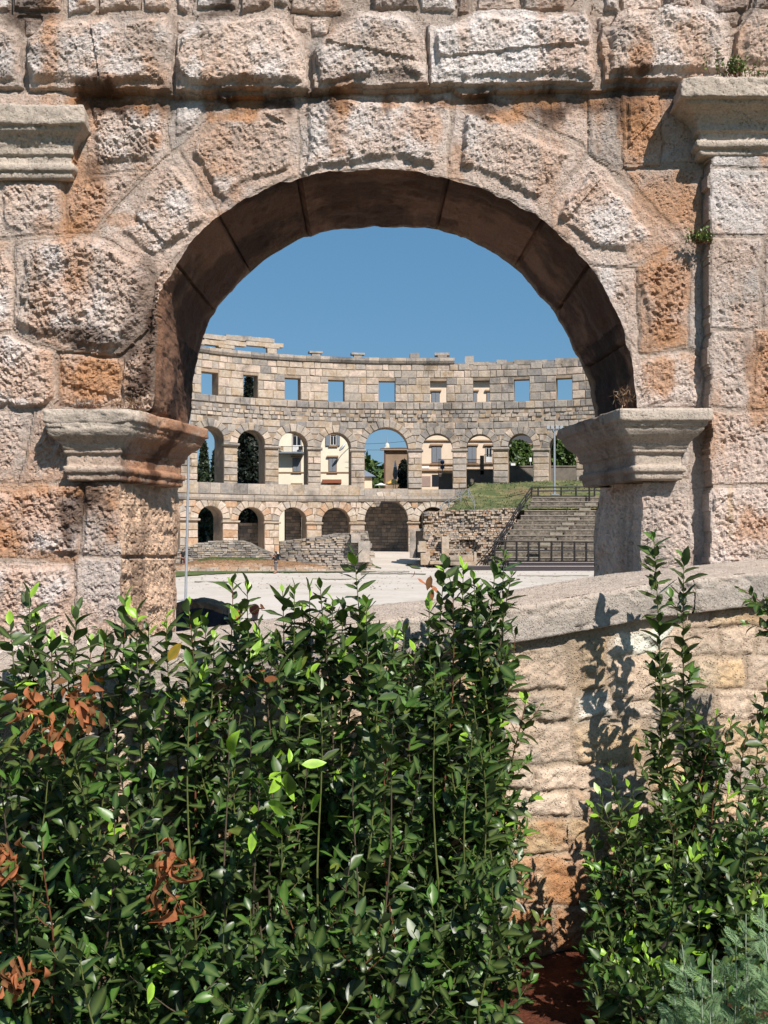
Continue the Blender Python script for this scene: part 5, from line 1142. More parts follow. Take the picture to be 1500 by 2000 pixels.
a = px(1036, 894, 138.5); s2_ = empty('street_sign', (a.x, 138.5, 6), 'narrow white sign on a post before the right trees', 'sign'); boxes('panel', [(a.x-.15, a.x+.15, 138.4, 138.44, a.z-.5, a.z)], M_frame, s2_); boxes('post', [(a.x-.03, a.x+.03, 138.45, 138.5, 6, a.z-.1)], M_galv, s2_)
a = px(1002, 910, 137.5); s3_ = empty('meter_box', (a.x, 137.5, a.z-.2), 'white box standing on the retaining wall', 'box'); boxes('cabinet', [(a.x-.28, a.x+.28, 137.3, 137.8, a.z-.02, a.z+.34)], M_frame, s3_); boxes('lid', [(a.x-.31, a.x+.31, 137.27, 137.83, a.z+.345, a.z+.38)], M_frame, s3_)
a = px(1001, 1003, 1); 
# ------------------------------------------------------------------ trees
def leaf_mat(name, c, c2, rough=.5, trans=.25):
    m, nt, bs = new_mat(name); L = nt.links.new; geo = N(nt, 'ShaderNodeNewGeometry')
    r = N(nt, 'ShaderNodeValToRGB'); r.color_ramp.elements[0].color = (*c, 1); r.color_ramp.elements[1].color = (*c2, 1); L(geo.outputs['Random Per Island'], r.inputs[0])
    L(r.outputs[0], bs.inputs['Base Color']); bs.inputs['Roughness'].default_value = rough
    return m
M_con = leaf_mat('conifer_needles', lin(36, 50, 34, .8), lin(62, 78, 48, .8)); M_cyp = leaf_mat('cypress_foliage', lin(24, 34, 24, .6), lin(38, 50, 34, .7)); M_broad = leaf_mat('broadleaf_foliage', lin(44, 66, 30, .8), lin(92, 116, 52, .8))
M_bark = stone_mat('tree_bark', lin(92, 74, 60, .6), 6, .4, .8, .05)
def tree(label, u, ytop, Y, halfw, zb, mat, n=2500, s=.28, shape='round', cat='tree', seed=1):
    r = np.random.RandomState(seed); t = px(u, ytop, Y); H = t.z-zb; root = empty('tree', (t.x, Y, zb), label, cat); hw = halfw/F*Y
    tr = [(t.x, Y, zb), (t.x+.1, Y, zb+H*.4), (t.x-.05, Y+.1, zb+H*.85)]; v, f = tube_np(tr, [.28, .2, .06], 8); parts = [(v, f)]
    for k in range(5):
        a = r.uniform(0, 6.28); z0 = zb+H*r.uniform(.3, .7); parts.append(tube_np([(t.x, Y, z0), (t.x+math.cos(a)*hw*.4, Y+math.sin(a)*hw*.4, z0+H*.1), (t.x+math.cos(a)*hw*.7, Y+math.sin(a)*hw*.7, z0+H*.16)], [.1, .06, .02], 6))
    v, f = cat_np(parts); link('trunk', mesh_np('trunk', v, f), M_bark, root)
    q = r.uniform(0, 1, n); th = r.uniform(0, 6.283, n); rr = np.sqrt(r.uniform(.15, 1, n)); z = (.12 if shape != 'cyp' else .02)+q*(.88 if shape != 'cyp' else .98)
    if shape == 'cone': w = (1-z)**.7*1.15
    elif shape == 'cyp': w = np.sin(np.clip(z, 0, 1)**.7*3.0)**.5*np.where(z > .9, .6, 1)
    else: w = np.sqrt(np.clip(1-(2*(z-.56)/.9)**2, 0.02, 1))
    x_ = np.cos(th)*rr*w; y_ = np.sin(th)*rr*w
    lump = fbm(np.cos(th)*2+z*3, np.sin(th)*2, z*4, sc=1.3, oct=3, s=seed*7)
    m = 1+.42*lump; x_ *= m; y_ *= m; keep = lump > -.42; x_, y_, z, lump = x_[keep], y_[keep], z[keep], lump[keep]
    cpt = np.stack([t.x+x_*hw, Y+y_*hw, zb+z*H], 1); k = len(cpt); a1 = r.normal(size=(k, 3)); a1 /= np.linalg.norm(a1, axis=1)[:, None]; a2 = np.cross(a1, r.normal(size=(k, 3))); a2 /= np.linalg.norm(a2, axis=1)[:, None]
    sz = s*r.uniform(.6, 1.4, (k, 1)); V = np.stack([cpt-a1*sz, cpt+a2*sz*.6, cpt+a1*sz, cpt-a2*sz*.6], 1).reshape(-1, 3)
    link('crown', mesh_np('crown', V, np.arange(4*k).reshape(k, 4), smooth=False), mat, root); return root
tree('dark conifer filling the leftmost upper arch', 398, 862, 143, 26, -3, M_con, 5200, .34, 'cone', seed=2)
tree('dark pine beside the white building', 420, 880, 146, 22, -3, M_con, 3600, .34, 'cone', seed=3)
tree('tall narrow dark cypress rising through the second upper arch', 486, 738, 141, 23, -3, M_cyp, 9000, .34, 'cyp', seed=4)
tree('shaded evergreen inside the leftmost lower arch', 419, 985, 137, 15, -3, M_con, 1800, .3, 'round', seed=5)
tree('bushy green tree in the second arch from the right', 1012, 862, 144, 34, 4, M_broad, 4200, .34, seed=6)
tree('bushy green tree behind the rightmost upper arch', 1096, 852, 144, 40, 4, M_broad, 4600, .34, seed=7)
tree('green tree between the two right arches', 1052, 868, 146, 34, 4, M_broad, 3600, .34, seed=17)
tree('dark leafy shrub beside the closed parasol', 789, 899, 141, 11, 5, M_cyp, 900, .26, seed=8, cat='shrub')
for i, (u, yt) in enumerate(((340, 870), (1180, 866), (1270, 870), (250, 850))): tree(['dark conifer left of the leftmost arch', 'green tree hidden right of the tiers', 'green tree at the far right end', 'dark conifer at the far left end'][i], u, yt, 145, 32, 0, M_con if u < 700 else M_broad, 1500, .4, seed=20+i)
xs = np.linspace(-120, 120, 80); ys = np.linspace(260, 420, 30); X, Y = np.meshgrid(xs, ys, indexing='ij')
Zh = 20*np.exp(-((Y-330)/45)**2)*(.85+.25*np.sin(X*.035+1.2))*np.clip(1.2-np.abs(X+5)/110, 0, 1)-3.6+2*fbm(X, Y, sc=.05, oct=3, s=9)
V = np.stack([X, Y, Zh], -1).reshape(-1, 3); o = link('hill', mesh_np('hill', V, grid_faces(80, 30)), M_field); tag(o, kind='structure', label='low hill behind the town')
r = np.random.RandomState(3); idx = r.choice(np.nonzero((np.abs(V[:, 0]) < 60) & (V[:, 1] < 345))[0], 16000); c = V[idx]+r.normal(size=(16000, 3))*np.array([1.6, 1.6, .8])+[0, 0, 1.8]
a1 = r.normal(size=(16000, 3)); a1 /= np.linalg.norm(a1, axis=1)[:, None]; a2 = np.cross(a1, r.normal(size=(16000, 3))); a2 /= np.linalg.norm(a2, axis=1)[:, None]
lm = (1.1+fbm(c[:, 0], c[:, 1], sc=.16, oct=2, s=3))[:, None]; c[:, 2] += (lm[:, 0]-1)*4
V = np.stack([c-a1*.8*lm, c+a2*.5*lm, c+a1*.8*lm, c-a2*.5*lm], 1).reshape(-1, 3); o = link('woods', mesh_np('woods', V, np.arange(64000).reshape(16000, 4), smooth=False), leaf_mat('woodland_foliage', lin(52, 74, 36, .9), lin(98, 118, 58, .9))); tag(o, kind='stuff', label='green woods on the hill')
# ------------------------------------------------------------------ people
M_skin = plain('skin', lin(200, 150, 125, .7), .6); M_blk = plain('black_cloth', (.012, .012, .014), .9); M_gry = plain('grey_cloth', lin(120, 122, 130, .5), .9); M_mar = plain('maroon_cloth', lin(92, 30, 30, .6), .9); M_hair = plain('dark_hair', (.02, .014, .01), .5); M_red = plain('red_cap', lin(196, 84, 60, .7), .8); M_navy = plain('navy_denim', lin(36, 44, 66, .7), .9, 0, .35, 22)
def skin_mesh(name, verts, edges, radii, mat, parent, sub=2):
    me = bpy.data.meshes.new(name); me.from_pydata(verts, edges, []); o = link(name, me, mat, parent)
    md = o.modifiers.new('skin', 'SKIN'); md.use_smooth_shade = True; sk = me.skin_vertices[0]
    for v, r in zip(sk.data, radii): v.radius = (r, r*.85)
    sk.data[0].use_root = True; s = o.modifiers.new('sub', 'SUBSURF'); s.levels = s.render_levels = sub; return o
def person(loc, rz, label, arms, shirt, trousers, hairmat, H=1.75, stride=.12, lean=0.0, hat=None):
    root = empty('person', (0, 0, 0), label, 'person'); k = H/1.75
    pelvis = (0, 0, .95); chest = (0, -lean*.5, 1.28); neck = (0, -lean, 1.50); head0 = (0, -lean-.01, 1.58); head1 = (0, -lean-.02, 1.69)
    V = [pelvis, chest, neck, head0, head1]; E = [(0, 1), (1, 2), (2, 3), (3, 4)]; Rr = [.13, .15, .06, .085, .085]
    for s in (-1, 1):
        b = len(V); V += [(s*.09, 0, .88), (s*.10, -stride*s*.6-.02, .50), (s*.11, -stride*s, .09), (s*.12, -stride*s-.14, .04)]; E += [(0, b), (b, b+1), (b+1, b+2), (b+2, b+3)]; Rr += [.095, .065, .045, .035]
        sh, el, ha = arms[s]; b = len(V); V += [(s*.17, -lean*.8, 1.43), el, ha, tuple(Vector(ha)+(Vector(ha)-Vector(el)).normalized()*.09)]; E += [(1, b), (b, b+1), (b+1, b+2), (b+2, b+3)]; Rr += [.06, .042, .032, .03]
    o = skin_mesh('body', V, E, Rr, M_skin, root)
    # shirt and trousers over the same skeleton
    Vs = [(0, 0, .90), chest, (0, -lean*.9, 1.42)]; Es = [(0, 1), (1, 2)]; Rs = [.155, .185, .11]
    for s in (-1, 1):
        b = len(Vs); el = arms[s][1]; shp = Vector((s*.17, -lean*.8, 1.43)); mid = shp.lerp(Vector(el), .7); Vs += [tuple(shp), tuple(mid)]; Es += [(1, b), (b, b+1)]; Rs += [.085, .065]
    skin_mesh('shirt', Vs, Es, Rs, shirt, root)
    Vt = [(0, 0, .96)]; Et = []; Rt = [.15]
    for s in (-1, 1): b = len(Vt); Vt += [(s*.09, 0, .86), (s*.10, -stride*s*.6-.02, .50), (s*.11, -stride*s*.9, .22)]; Et += [(0, b), (b, b+1), (b+1, b+2)]; Rt += [.11, .085, .07]
    skin_mesh('trousers', Vt, Et, Rt, trousers, root)
    for s in (-1, 1): skin_mesh('shoe', [(s*.11, -stride*s+.04, .04), (s*.12, -stride*s-.16, .035)], [(0, 1)], [.055, .045], M_blk, root, 1)
    import bmesh
    bm = bmesh.new(); bmesh.ops.create_uvsphere(bm, u_segments=14, v_segments=9, radius=.108); 
    for v in list(bm.verts):
        if v.co.y < -.045 and v.co.z < .03: v.co *= .8
        v.co.z *= 1.05; v.co += Vector((0, -lean+.015, 1.66))
    me = bpy.data.meshes.new('hair'); bm.to_mesh(me); bm.free(); link('hair' if not hat else 'cap', me, hairmat, root, True)
    if hat: boxes('brim', [(-.09, .09, -lean-.22, -lean-.06, 1.66, 1.675)], hairmat, root)
    root.location = loc; root.rotation_euler = (0, 0, rz); root.scale = (k, k, k)
    for c in root.children: c.matrix_parent_inverse = Matrix.Identity(4)
    return root
dn = {-1: (0, (-.26, .02, 1.17), (-.27, -.10, .95)), 1: (0, (.26, .02, 1.17), (.27, -.12, .95))}
up = {-1: (0, (-.28, -.24, 1.34), (-.12, -.42, 1.58)), 1: (0, (.28, -.24, 1.34), (.02, -.42, 1.58))}
p1 = person((px(538.5, 1121, 86).x, 86, -3.1), math.radians(-75), 'man in a black top and grey trousers raising both arms on the arena floor', up, M_blk, M_gry, M_hair, 1.78, .06)
p2 = person((px(357, 1104, 96).x, 96, -2.95), math.radians(40), 'person in a black top walking beside the slim pole', dn, M_blk, M_mar, M_hair, 1.72, .18, .10)
p3 = person((px(495, 1400, 21).x, 21, -3.1), math.radians(150), 'person in a maroon top and reddish cap half hidden behind the laurels', dn, M_mar, M_navy, M_red, 1.72, .1, .05, True)
p4 = person((px(757, 1400, 21.5).x, 21.5, -3.1), math.radians(200), 'dark haired person whose head just shows over the parapet', dn, M_blk, M_navy, M_hair, 1.66, .1)
# rough rock and dark jacket behind the parapet
g = px(385, 1176, 14); xs = np.linspace(g.x-.42, g.x+.5, 40); zz = np.linspace(-3.2, g.z, 60)
rk = ruin('rough_boulder', 'rough grey boulder behind the parapet left of centre', 344, 432, [(344, 1178), (380, 1173), (410, 1180), (432, 1190)], 14, None, .05, thick=.8, step=.03, cat='boulder', seed=71, base=-3.2)
b = px(395, 1220, 12.6); root = empty('dark_jacket', tuple(b), 'crumpled navy jacket hanging over a stone behind the parapet', 'jacket')
us = np.linspace(-1, 1, 50); vs = np.linspace(0, 1, 50); U, T = np.meshgrid(us, vs, indexing='ij'); X = b.x+U*.30*(1-.2*T)+.02*fbm(U, T, sc=2, oct=2, s=2); Zz = px(0, 1188, 12.6).z-T*.75-.08*U**2+.03*fbm(U, T, sc=1.4, oct=2, s=8); Yy = 12.6-.10*np.sin(T*2.2)-.05*(1-np.abs(fbm(U, T*.6, sc=1.6, oct=2, s=5)))*2+.10*U**2
link('cloth', mesh_np('cloth', np.stack([X, Yy, Zz], -1).reshape(-1, 3), grid_faces(50, 50)), M_navy, root)
boxes('sleeve', [(b.x+.30, b.x+.42, 12.5, 12.62, Zz.min(), Zz.max()-.12)], M_navy, root)
# ------------------------------------------------------------------ laurels
def laurel_mat(name, base, spec=.42, rough=.38, trans=.12, attr=True):
    m, nt, bs = new_mat(name); L = nt.links.new
    at = N(nt, 'ShaderNodeAttribute', attribute_name='Col'); rb = N(nt, 'ShaderNodeAttribute', attribute_name='rib')
    geo = N(nt, 'ShaderNodeNewGeometry'); n = N(nt, 'ShaderNodeTexNoise'); n.inputs['Scale'].default_value = 45; n.inputs['Detail'].default_value = 3; L(geo.outputs['Position'], n.inputs['Vector'])
    r = N(nt, 'ShaderNodeValToRGB'); r.color_ramp.elements[0].position = .3; r.color_ramp.elements[1].position = .7; r.color_ramp.elements[0].color = (.78, .8, .8, 1); r.color_ramp.elements[1].color = (1.2, 1.15, 1.1, 1); L(n.outputs['Fac'], r.inputs[0])
    col = mul_mix(nt, 1.0, at.outputs['Color'], r.outputs[0])
    col = mul_mix(nt, rb.outputs['Fac'], col, (.16, .22, .06, 1), 'MIX')
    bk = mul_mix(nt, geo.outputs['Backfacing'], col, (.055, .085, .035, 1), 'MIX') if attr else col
    L(bk, bs.inputs['Base Color']); bs.inputs['Roughness'].default_value = rough; bs.inputs['Specular IOR Level'].default_value = spec
    tr = N(nt, 'ShaderNodeBsdfTranslucent'); tc = mul_mix(nt, 1.0, col, (1.5, 1.9, .6, 1)); L(tc, tr.inputs['Color'])
    mx = N(nt, 'ShaderNodeMixShader'); mx.inputs[0].default_value = trans; L(bs.outputs[0], mx.inputs[1]); L(tr.outputs[0], mx.inputs[2])
    L(mx.outputs[0], nt.nodes['Material Output'].inputs['Surface']); return m
M_laurel = laurel_mat('laurel_leaf', None); M_dry = laurel_mat('dry_leaf', None, .2, .8, .15, False)
TINT = dict(dark=lin(16, 46, 21, .50), mid=lin(28, 74, 28, .60), light=lin(70, 120, 38, .72), lime=lin(150, 196, 52, .9), brown=lin(172, 104, 70, .80), tan=lin(140, 92, 62, .70), yellow=lin(205, 160, 50, .9), olive=lin(92, 104, 36, .9))
def leaf_shape(seed):
    r = np.random.RandomState(seed); n = 7; t = np.linspace(0, 1, n); w = .215*np.sin(np.pi*t**.85)**.85*(1+.15*r.uniform(-1, 1)); w[0] = .012; w[-1] = .004
    curl = r.uniform(-.75, .35); fold = r.uniform(.08, .55); side = r.uniform(-.08, .08); wave = r.uniform(0, .03)
    y = t*np.cos(curl*t); z = curl*t**2*.6; x = side*t**2; V = []
    for i in range(n):
        wl = w[i]*(1+.1*r.uniform(-1, 1)); wr = w[i]*(1+.1*r.uniform(-1, 1))
        V += [(x[i]-wl, y[i], z[i]+fold*wl+wave*math.sin(9*t[i])), (x[i], y[i], z[i]), (x[i]+wr, y[i], z[i]+fold*wr+wave*math.sin(9*t[i]+2))]
    rib = np.tile([0, .55, 0], n).astype(float); return np.array(V), grid_faces(n, 3)[:, ::-1], rib
SH = [leaf_shape(i) for i in range(10)]
LM = {}
for tn, tc in TINT.items():
    for k, (v, f, rb) in enumerate(SH):
        c = np.array(tc)*np.ones((len(v), 1)); 
        if tn in ('brown', 'tan'): v = v.copy(); v[:, 2] += .2*np.sin(v[:, 1]*5)-.35*v[:, 1]**2+.9*np.abs(v[:, 0]); v[:, 0] *= .8+.3*np.sin(v[:, 1]*9+k); rb = rb*.2
        if tn == 'yellow': c[:9] = TINT['mid']
        me = mesh_np('leaf', v, f, c*(1+.12*np.sin(v[:, 1:2]*7+k)), extra=rb); me.materials.append(M_dry if tn in ('brown', 'tan') else M_laurel); LM[tn, k] = me
M_stem = plain('green_stem', lin(110, 118, 58, .6), .6, 0, .3, 30); M_wood = plain('laurel_wood', lin(96, 82, 64, .6), .8, 0, .3, 30); M_rstem = plain('reddish_stem', lin(130, 80, 52, .6), .6, 0, .3, 30)
def norm(a): return a/(np.linalg.norm(a)+1e-9)
class Shrub:
    def __init__(s, label, seed, group='laurel shrubs along the parapet'):
        s.r = np.random.RandomState(seed); s.label = label; s.L = []; s.stems = []; s.group = group; s.base = None
    def leaf(s, p, d, up, ln, tint): s.L.append((p, d, up, ln, tint))
    def shoot(s, P, t0, step, ln0, tip='lime', dens=1.0, tint=None, spread=.95):
        """leaves up a polyline P (n,3)"""
        r = s.r; seg = np.linalg.norm(np.diff(P, axis=0), axis=1); S_ = np.r_[0, np.cumsum(seg)]; tot = S_[-1]; q = tot*t0; ph = r.uniform(0, 6.28)
        while q < tot:
            f = q/tot; p = np.array([np.interp(q, S_, P[:, i]) for i in range(3)]); p2 = np.array([np.interp(min(tot, q+.03), S_, P[:, i]) for i in range(3)]); p1 = np.array([np.interp(max(0, q-.03), S_, P[:, i]) for i in range(3)])
            t = norm(p2-p1); a = norm(np.cross(t, [.3, .8, .1])); b = np.cross(t, a); ph += 2.4+r.uniform(-.4, .4)
            rad = math.cos(ph)*a+math.sin(ph)*b; rem = (tot-q); k = min(1, rem/.10)
            d = norm(rad*(spread*(.45+.55*k))+t*(.55+.6*(1-k))+np.array([0, 0, r.uniform(-.35, .25)])+r.normal(size=3)*.12)
            ln = ln0*r.uniform(.55, 1.22)*(.6+.4*k)
            tn = tint or r.choice(['dark', 'mid', 'mid', 'light', 'olive'], p=[.46, .30, .17, .04, .03])
            if tint is None and k < .7: tn = tip if r.uniform() < .6 else r.choice(['light', 'mid'])
            s.leaf(p, d, norm(t*.6-rad*.35+np.array([0, -.25, .55])+r.normal(size=3)*.35), ln, tn)
            q += step*r.uniform(.6, 1.4)/dens
    def stem(s, tip, base, rad=.009, t0=.12, ln=.10, step=.026, branches=8, blen=(.12, .34), tip_tint='lime', sway=.07, mat=None, dens=1.0):
        r = s.r; tip = np.array(tip, float); base = np.array(base, float); n = 12; T = np.linspace(0, 1, n)[:, None]
        ctrl = base*.5+tip*.5+np.array([(tip[0]-base[0])*-.25, r.uniform(-.05, .05), .1]); P = (1-T)**2*base+2*T*(1-T)*ctrl+T**2*tip
        ph = r.uniform(0, 6.28, 2); P[:, 0] += sway*np.sin(T[:, 0]*7+ph[0])*T[:, 0]*(1-T[:, 0])*1.6; P[:, 1] += sway*np.sin(T[:, 0]*6+ph[1])*T[:, 0]*(1-T[:, 0])
        tw = [(P, np.linspace(rad, .0022, n))]; s.stems.append((tw, mat or (M_stem if r.uniform() < .6 else M_wood if r.uniform() < .6 else M_rstem)))
        if s.base is None: s.base = base
        s.shoot(P, t0, step, ln, tip_tint, dens)
        for k in range(branches):
            f = r.uniform(.1, .86); j = f*(n-1); i = int(j); p = P[i]+(P[i+1]-P[i])*(j-i); a = r.uniform(0, 6.28); L_ = r.uniform(*blen)*(1.15-.5*f)
            d = norm(np.array([math.cos(a), math.sin(a)*.8-.25, .75])); q = np.array([p+d*L_*t+np.array([0, 0, .05*t*t]) for t in (0, .33, .66, 1)])
            tw.append((q, np.linspace(.0035, .0012, 4))); s.shoot(q, .1, step*.95, ln*.92, tip_tint if r.uniform() < .5 else 'light', dens, spread=1.05)
    def cluster(s, p, n, ln, tint, down=False):
        r = s.r
        for k in range(n):
            d = norm(r.normal(size=3)+np.array([0, -.5, -1.0 if down else .2])); s.leaf(np.array(p)+r.normal(size=3)*ln*.5, d, norm(r.normal(size=3)+[0, -.8, .3]), ln*r.uniform(.6, 1.2), tint if tint != 'brown' or r.uniform() < .6 else 'tan')
    def build(s, name='laurel_shrub', limit=300, cat='shrub'):
        root = empty(name, tuple(s.base), s.label, cat, s.group)
        for tw, m in s.stems:
            v, f = cat_np([tube_np(P, R_, 6) for P, R_ in tw]); link('stem', mesh_np('stem', v, f), m, root)
        # the leaves nearest the eye (largest in view) become parts, the rest one mesh
        order = sorted(range(len(s.L)), key=lambda i: s.L[i][0][1]-s.L[i][3]*3); loc = root.location
        inv = Matrix.Translation(-loc); rest = []
        for c_, i in enumerate(order):
            p, d, up, ln, tn = s.L[i]; x = norm(np.cross(d, up)); z = np.cross(x, d); k = s.r.randint(10)
            if c_ < limit:
                o = bpy.data.objects.new('leaf', LM[tn, k]); C.objects.link(o); o.parent = root; o.matrix_parent_inverse = inv
                o.matrix_basis = Matrix(((x[0]*ln, d[0]*ln, z[0]*ln, p[0]), (x[1]*ln, d[1]*ln, z[1]*ln, p[1]), (x[2]*ln, d[2]*ln, z[2]*ln, p[2]), (0, 0, 0, 1)))
            else: rest.append((p, x, d, z, ln, tn, k))
        for dry in (False, True):
            V = []; Fs = []; Cc = []; Rb = []; b = 0
            for p, x, d, z, ln, tn, k in rest:
                if (tn in ('brown', 'tan')) != dry: continue
                v, f, rb = SH[k]; w = (v[:, :1]*x+v[:, 1:2]*d+v[:, 2:]*z)*ln+p; V.append(w); Fs.append(f+b); b += len(v); Rb.append(rb*(.2 if dry else 1)); Cc.append(np.array(TINT[tn])*np.ones((len(v), 1))*s.r.uniform(.8, 1.2))
            if V:
                me = mesh_np('foliage', np.concatenate(V), np.concatenate(Fs), np.concatenate(Cc), extra=np.concatenate(Rb)); o = link('foliage', me, M_dry if dry else M_laurel, root); o['kind'] = 'stuff'
        return root
def base_at(tip, dy=0.0, dx=0.0): return (tip[0]+dx, max(3.3, min(tip[1]+dy, pw(tip[0])-.25)), -2.66)
def wallY(u): a = (u-CX)/F; return 6.357/(1-.36*a)
# outline shoots: (u, y) of the tips seen in the photograph, grouped by shrub
groups = [
 ('leftmost laurel with pale tips before the left pier', [(-70,1190),(-20,1210),(20,1215),(58,1150),(75,1195),(100,1240)], (-110, 110)),
 ('laurel with brown dead leaves left of the coping', [(150,1190),(135,1235),(180,1250),(205,1240),(245,1165),(268,1185)], (100, 270)),
 ('open laurel before the coping at the left arch pier', [(290,1220),(325,1200),(368,1180),(382,1215)], (270, 400)),
 ('tall laurel with reddish stems standing below the slim pole', [(400,1205),(418,1240),(455,1130),(483,1135),(470,1190),(505,1215)], (400, 520)),
 ('dense laurel left of the arch centre', [(552,1150),(575,1135),(605,1140),(625,1135),(590,1175),(650,1165)], (520, 660)),
 ('laurel with one tall red stemmed shoot at the arch centre', [(692,1078),(672,1180),(715,1165),(742,1215),(700,1200)], (650, 770)),
 ('low broad laurel under the arch, its top below the parapet edge', [(770,1240),(790,1225),(812,1262),(830,1285)], (740, 850)),
 ('tall dense laurel with a brown curled leaf at its top', [(838,1170),(868,1098),(885,1130),(905,1105),(925,1120),(940,1145)], (830, 950)),
 ('tallest laurel right of centre, edge against the sunlit stones', [(968,1100),(985,1072),(1000,1112),(1008,1225),(1030,1350)], (940, 1030)),
]
RR = random.Random(4)
for gi, (lab, tips, (ua, ub)) in enumerate(groups):
    s = Shrub(lab, 100+gi)
    for (u, y) in tips:
        Y = wallY(u)-RR.uniform(.35, .75); t = px(u, y+4, Y); s.stem(t, base_at(t, RR.uniform(-.1, .1), RR.uniform(-.12, .12)-(.18 if gi == 8 else 0)), .010, .10, .124, .025, 8 if gi > 3 else 6)
    n = int((ub-ua)/16)
    for k in range(n):
        u = RR.uniform(ua+6, ub-(10 if gi < 7 else 35 if gi == 8 else 10)); lo = {2: 1440, 6: 1330, 0: 1300, 1: 1370, 3: 1340, 4: 1270}.get(gi, 1260); y = RR.uniform(lo, 1880)
        Y = wallY(u)-RR.uniform(.45, 1.25)-(y-1250)/1000; t = px(u, y, Y)
        if t.z < -2.3: t.z = -2.3
        s.stem(t, base_at(t, RR.uniform(0, .25), RR.uniform(-.2, .2)), .008, .10, .118, .032, 8, tip_tint='mid' if RR.random() < .75 else 'light')
    for (u, y, g_) in ((625,1330,4),(212,1440,1),(372,1290,2),(848,1300,7),(770,1380,6),(445,1400,3),(505,1480,3),(925,1420,7),(95,1500,0),(690,1500,5)):
        if g_ == gi:      # long bare lower stems that show between the leaves
            Y = wallY(u)-1.35; t = px(u, y, Y); s.stem(t, (t.x+RR.uniform(-.12, .06), Y+.05, -2.66), .0085, .80, .11, .03, 1, (.08, .14), 'light', .05, M_stem if RR.random() < .6 else M_wood)
    if gi == 1:
        for (u, y, n_) in ((160,1345,16),(60,1385,8),(85,1420,9),(45,1370,5),(120,1435,6),(185,1360,7),(150,1400,6)): s.cluster(px(u, y, wallY(u)-1.40), n_+6, .072, 'brown', True)
    if gi == 0:
        for (u, y, n_) in ((8,1665,7),(5,1700,6),(20,1895,7),(40,1905,6)): s.cluster(px(u, y, wallY(u)-1.9), n_+4, .068, 'brown', True)
    if gi == 2:
        for (u, y, n_) in ((325,1675,6),(352,1700,9),(322,1770,3),(350,1790,3)): s.cluster(px(u, y, wallY(u)-1.9), n_+3, .080, 'brown', True)
        s.cluster(px(348, 1300, wallY(348)-.9), 2, .10, 'yellow', True); s.cluster(px(370, 1370, wallY(370)-.9), 1, .12, 'yellow')
        s.cluster(px(270, 1915, wallY(300)-1.6), 14, .075, 'light'); s.cluster(px(300, 1880, wallY(300)-1.6), 8, .075, 'lime'); s.cluster(px(365, 1925, wallY(350)-1.6), 2, .07, 'yellow')
    if gi == 3: s.cluster(px(488, 1185, wallY(488)-.6), 3, .07, 'brown', True); s.cluster(px(480, 1330, wallY(488)-.9), 5, .07, 'brown', True)
    if gi == 4:
        for (u, y) in ((520,1560),(562,1520),(545,1590),(575,1545)): s.cluster(px(u, y, wallY(u)-1.75), 4, .14, 'lime')
    if gi == 5: s.cluster(px(755, 1877, wallY(755)-1.3), 6, .06, 'lime')
    if gi == 7: s.cluster(px(832, 1135, wallY(832)-.6), 5, .075, 'brown', True)
    s.build()
# right hand laurel with two long shoots in front of the wall
s = Shrub('spreading laurel right of the sunlit stones with two long upright shoots', 130)
for (u, y, u2, br) in ((1276, 1040, 1300, 2), (1336, 1085, 1332, 2), (1300, 1300, 1310, 3), (1358, 1388, 1340, 3)):
    Y = wallY(u)-.55; t = px(u, y, Y); b = px(u2, 1700, Y); s.stem(t, (b.x, Y-.05, -2.66), .008, .12, .132, .0195, br, (.08, .16), 'light', .02, M_stem)
for (u, y) in ((1188,1490),(1170,1545),(1205,1560),(1245,1475),(1232,1540),(1265,1600),(1300,1590),(1175,1650),(1150,1690),(1210,1640)):
    Y = wallY(u)-RR.uniform(.4, .9); t = px(u, y, Y); s.stem(t, base_at(t, 0, .25), .007, .12, .105, .034, 6, (.1, .25))
for k in range(22):
    u = RR.uniform(1150, 1330); y = RR.uniform(1600, 1890); Y = wallY(u)-RR.uniform(.5, 1.4); t = px(u, y, Y); t.z = max(t.z, -2.35); s.stem(t, base_at(t, .1, .15), .006, .12, .105, .034, 7, (.1, .25))
for (u, y) in ((1170,1870),(1195,1850),(1225,1875),(1255,1850),(1285,1890),(1310,1860),(1150,1900),(1240,1920),(1205,1930),(1275,1940)):
    Y = 4.9+RR.uniform(-.1, .25); t = px(u, y, Y); t.z = max(t.z, -2.3); s.stem(t, (t.x+.12, Y, -2.66), .005, .1, .105, .026, 5, (.08, .2))
s.build()
s = Shrub('darker laurel at the right edge growing over an old leaning trunk', 131)
tr = [tuple(px(1180, 2030, 5.4)), tuple(px(1225, 1960, 5.45)), tuple(px(1290, 1850, 5.6)), tuple(px(1340, 1780, 5.75)), tuple(px(1375, 1740, 5.85))]
s.base = np.array((tr[0][0], tr[0][1], -2.66)); _q = resample([(tr[0][0]-.1, 5.4, -2.7)]+tr, .05); _q = _q+.012*np.sin(np.arange(len(_q))[:, None]*np.array([.9, .7, 1.1])); s.stems.append(([(_q, np.linspace(.026, .014, len(_q))*(1+.15*np.sin(np.arange(len(_q))*1.7)))], plain('old_bark', lin(52, 42, 34, .5), .9, 0, .4, 40)))
for (u, y) in ((1400,1395),(1430,1405),(1462,1420),(1500,1345),(1490,1480),(1385,1470),(1420,1500),(1345,1500),(1330,1560),(1540,1400),(1370,1440)):
    Y = wallY(u)-RR.uniform(.5, 1.0); t = px(u, y, Y); s.stem(t, base_at(t, 0, -.2), .007, .12, .110, .032, 8, (.12, .3))
for k in range(34):
    u = RR.uniform(1320, 1580); y = RR.uniform(1520, 1860); Y = wallY(u)-RR.uniform(.5, 1.7); t = px(u, y, Y); t.z = max(t.z, -2.35); s.stem(t, base_at(t, .1, -.1), .006, .12, .110, .034, 8, (.1, .28))
s.build()
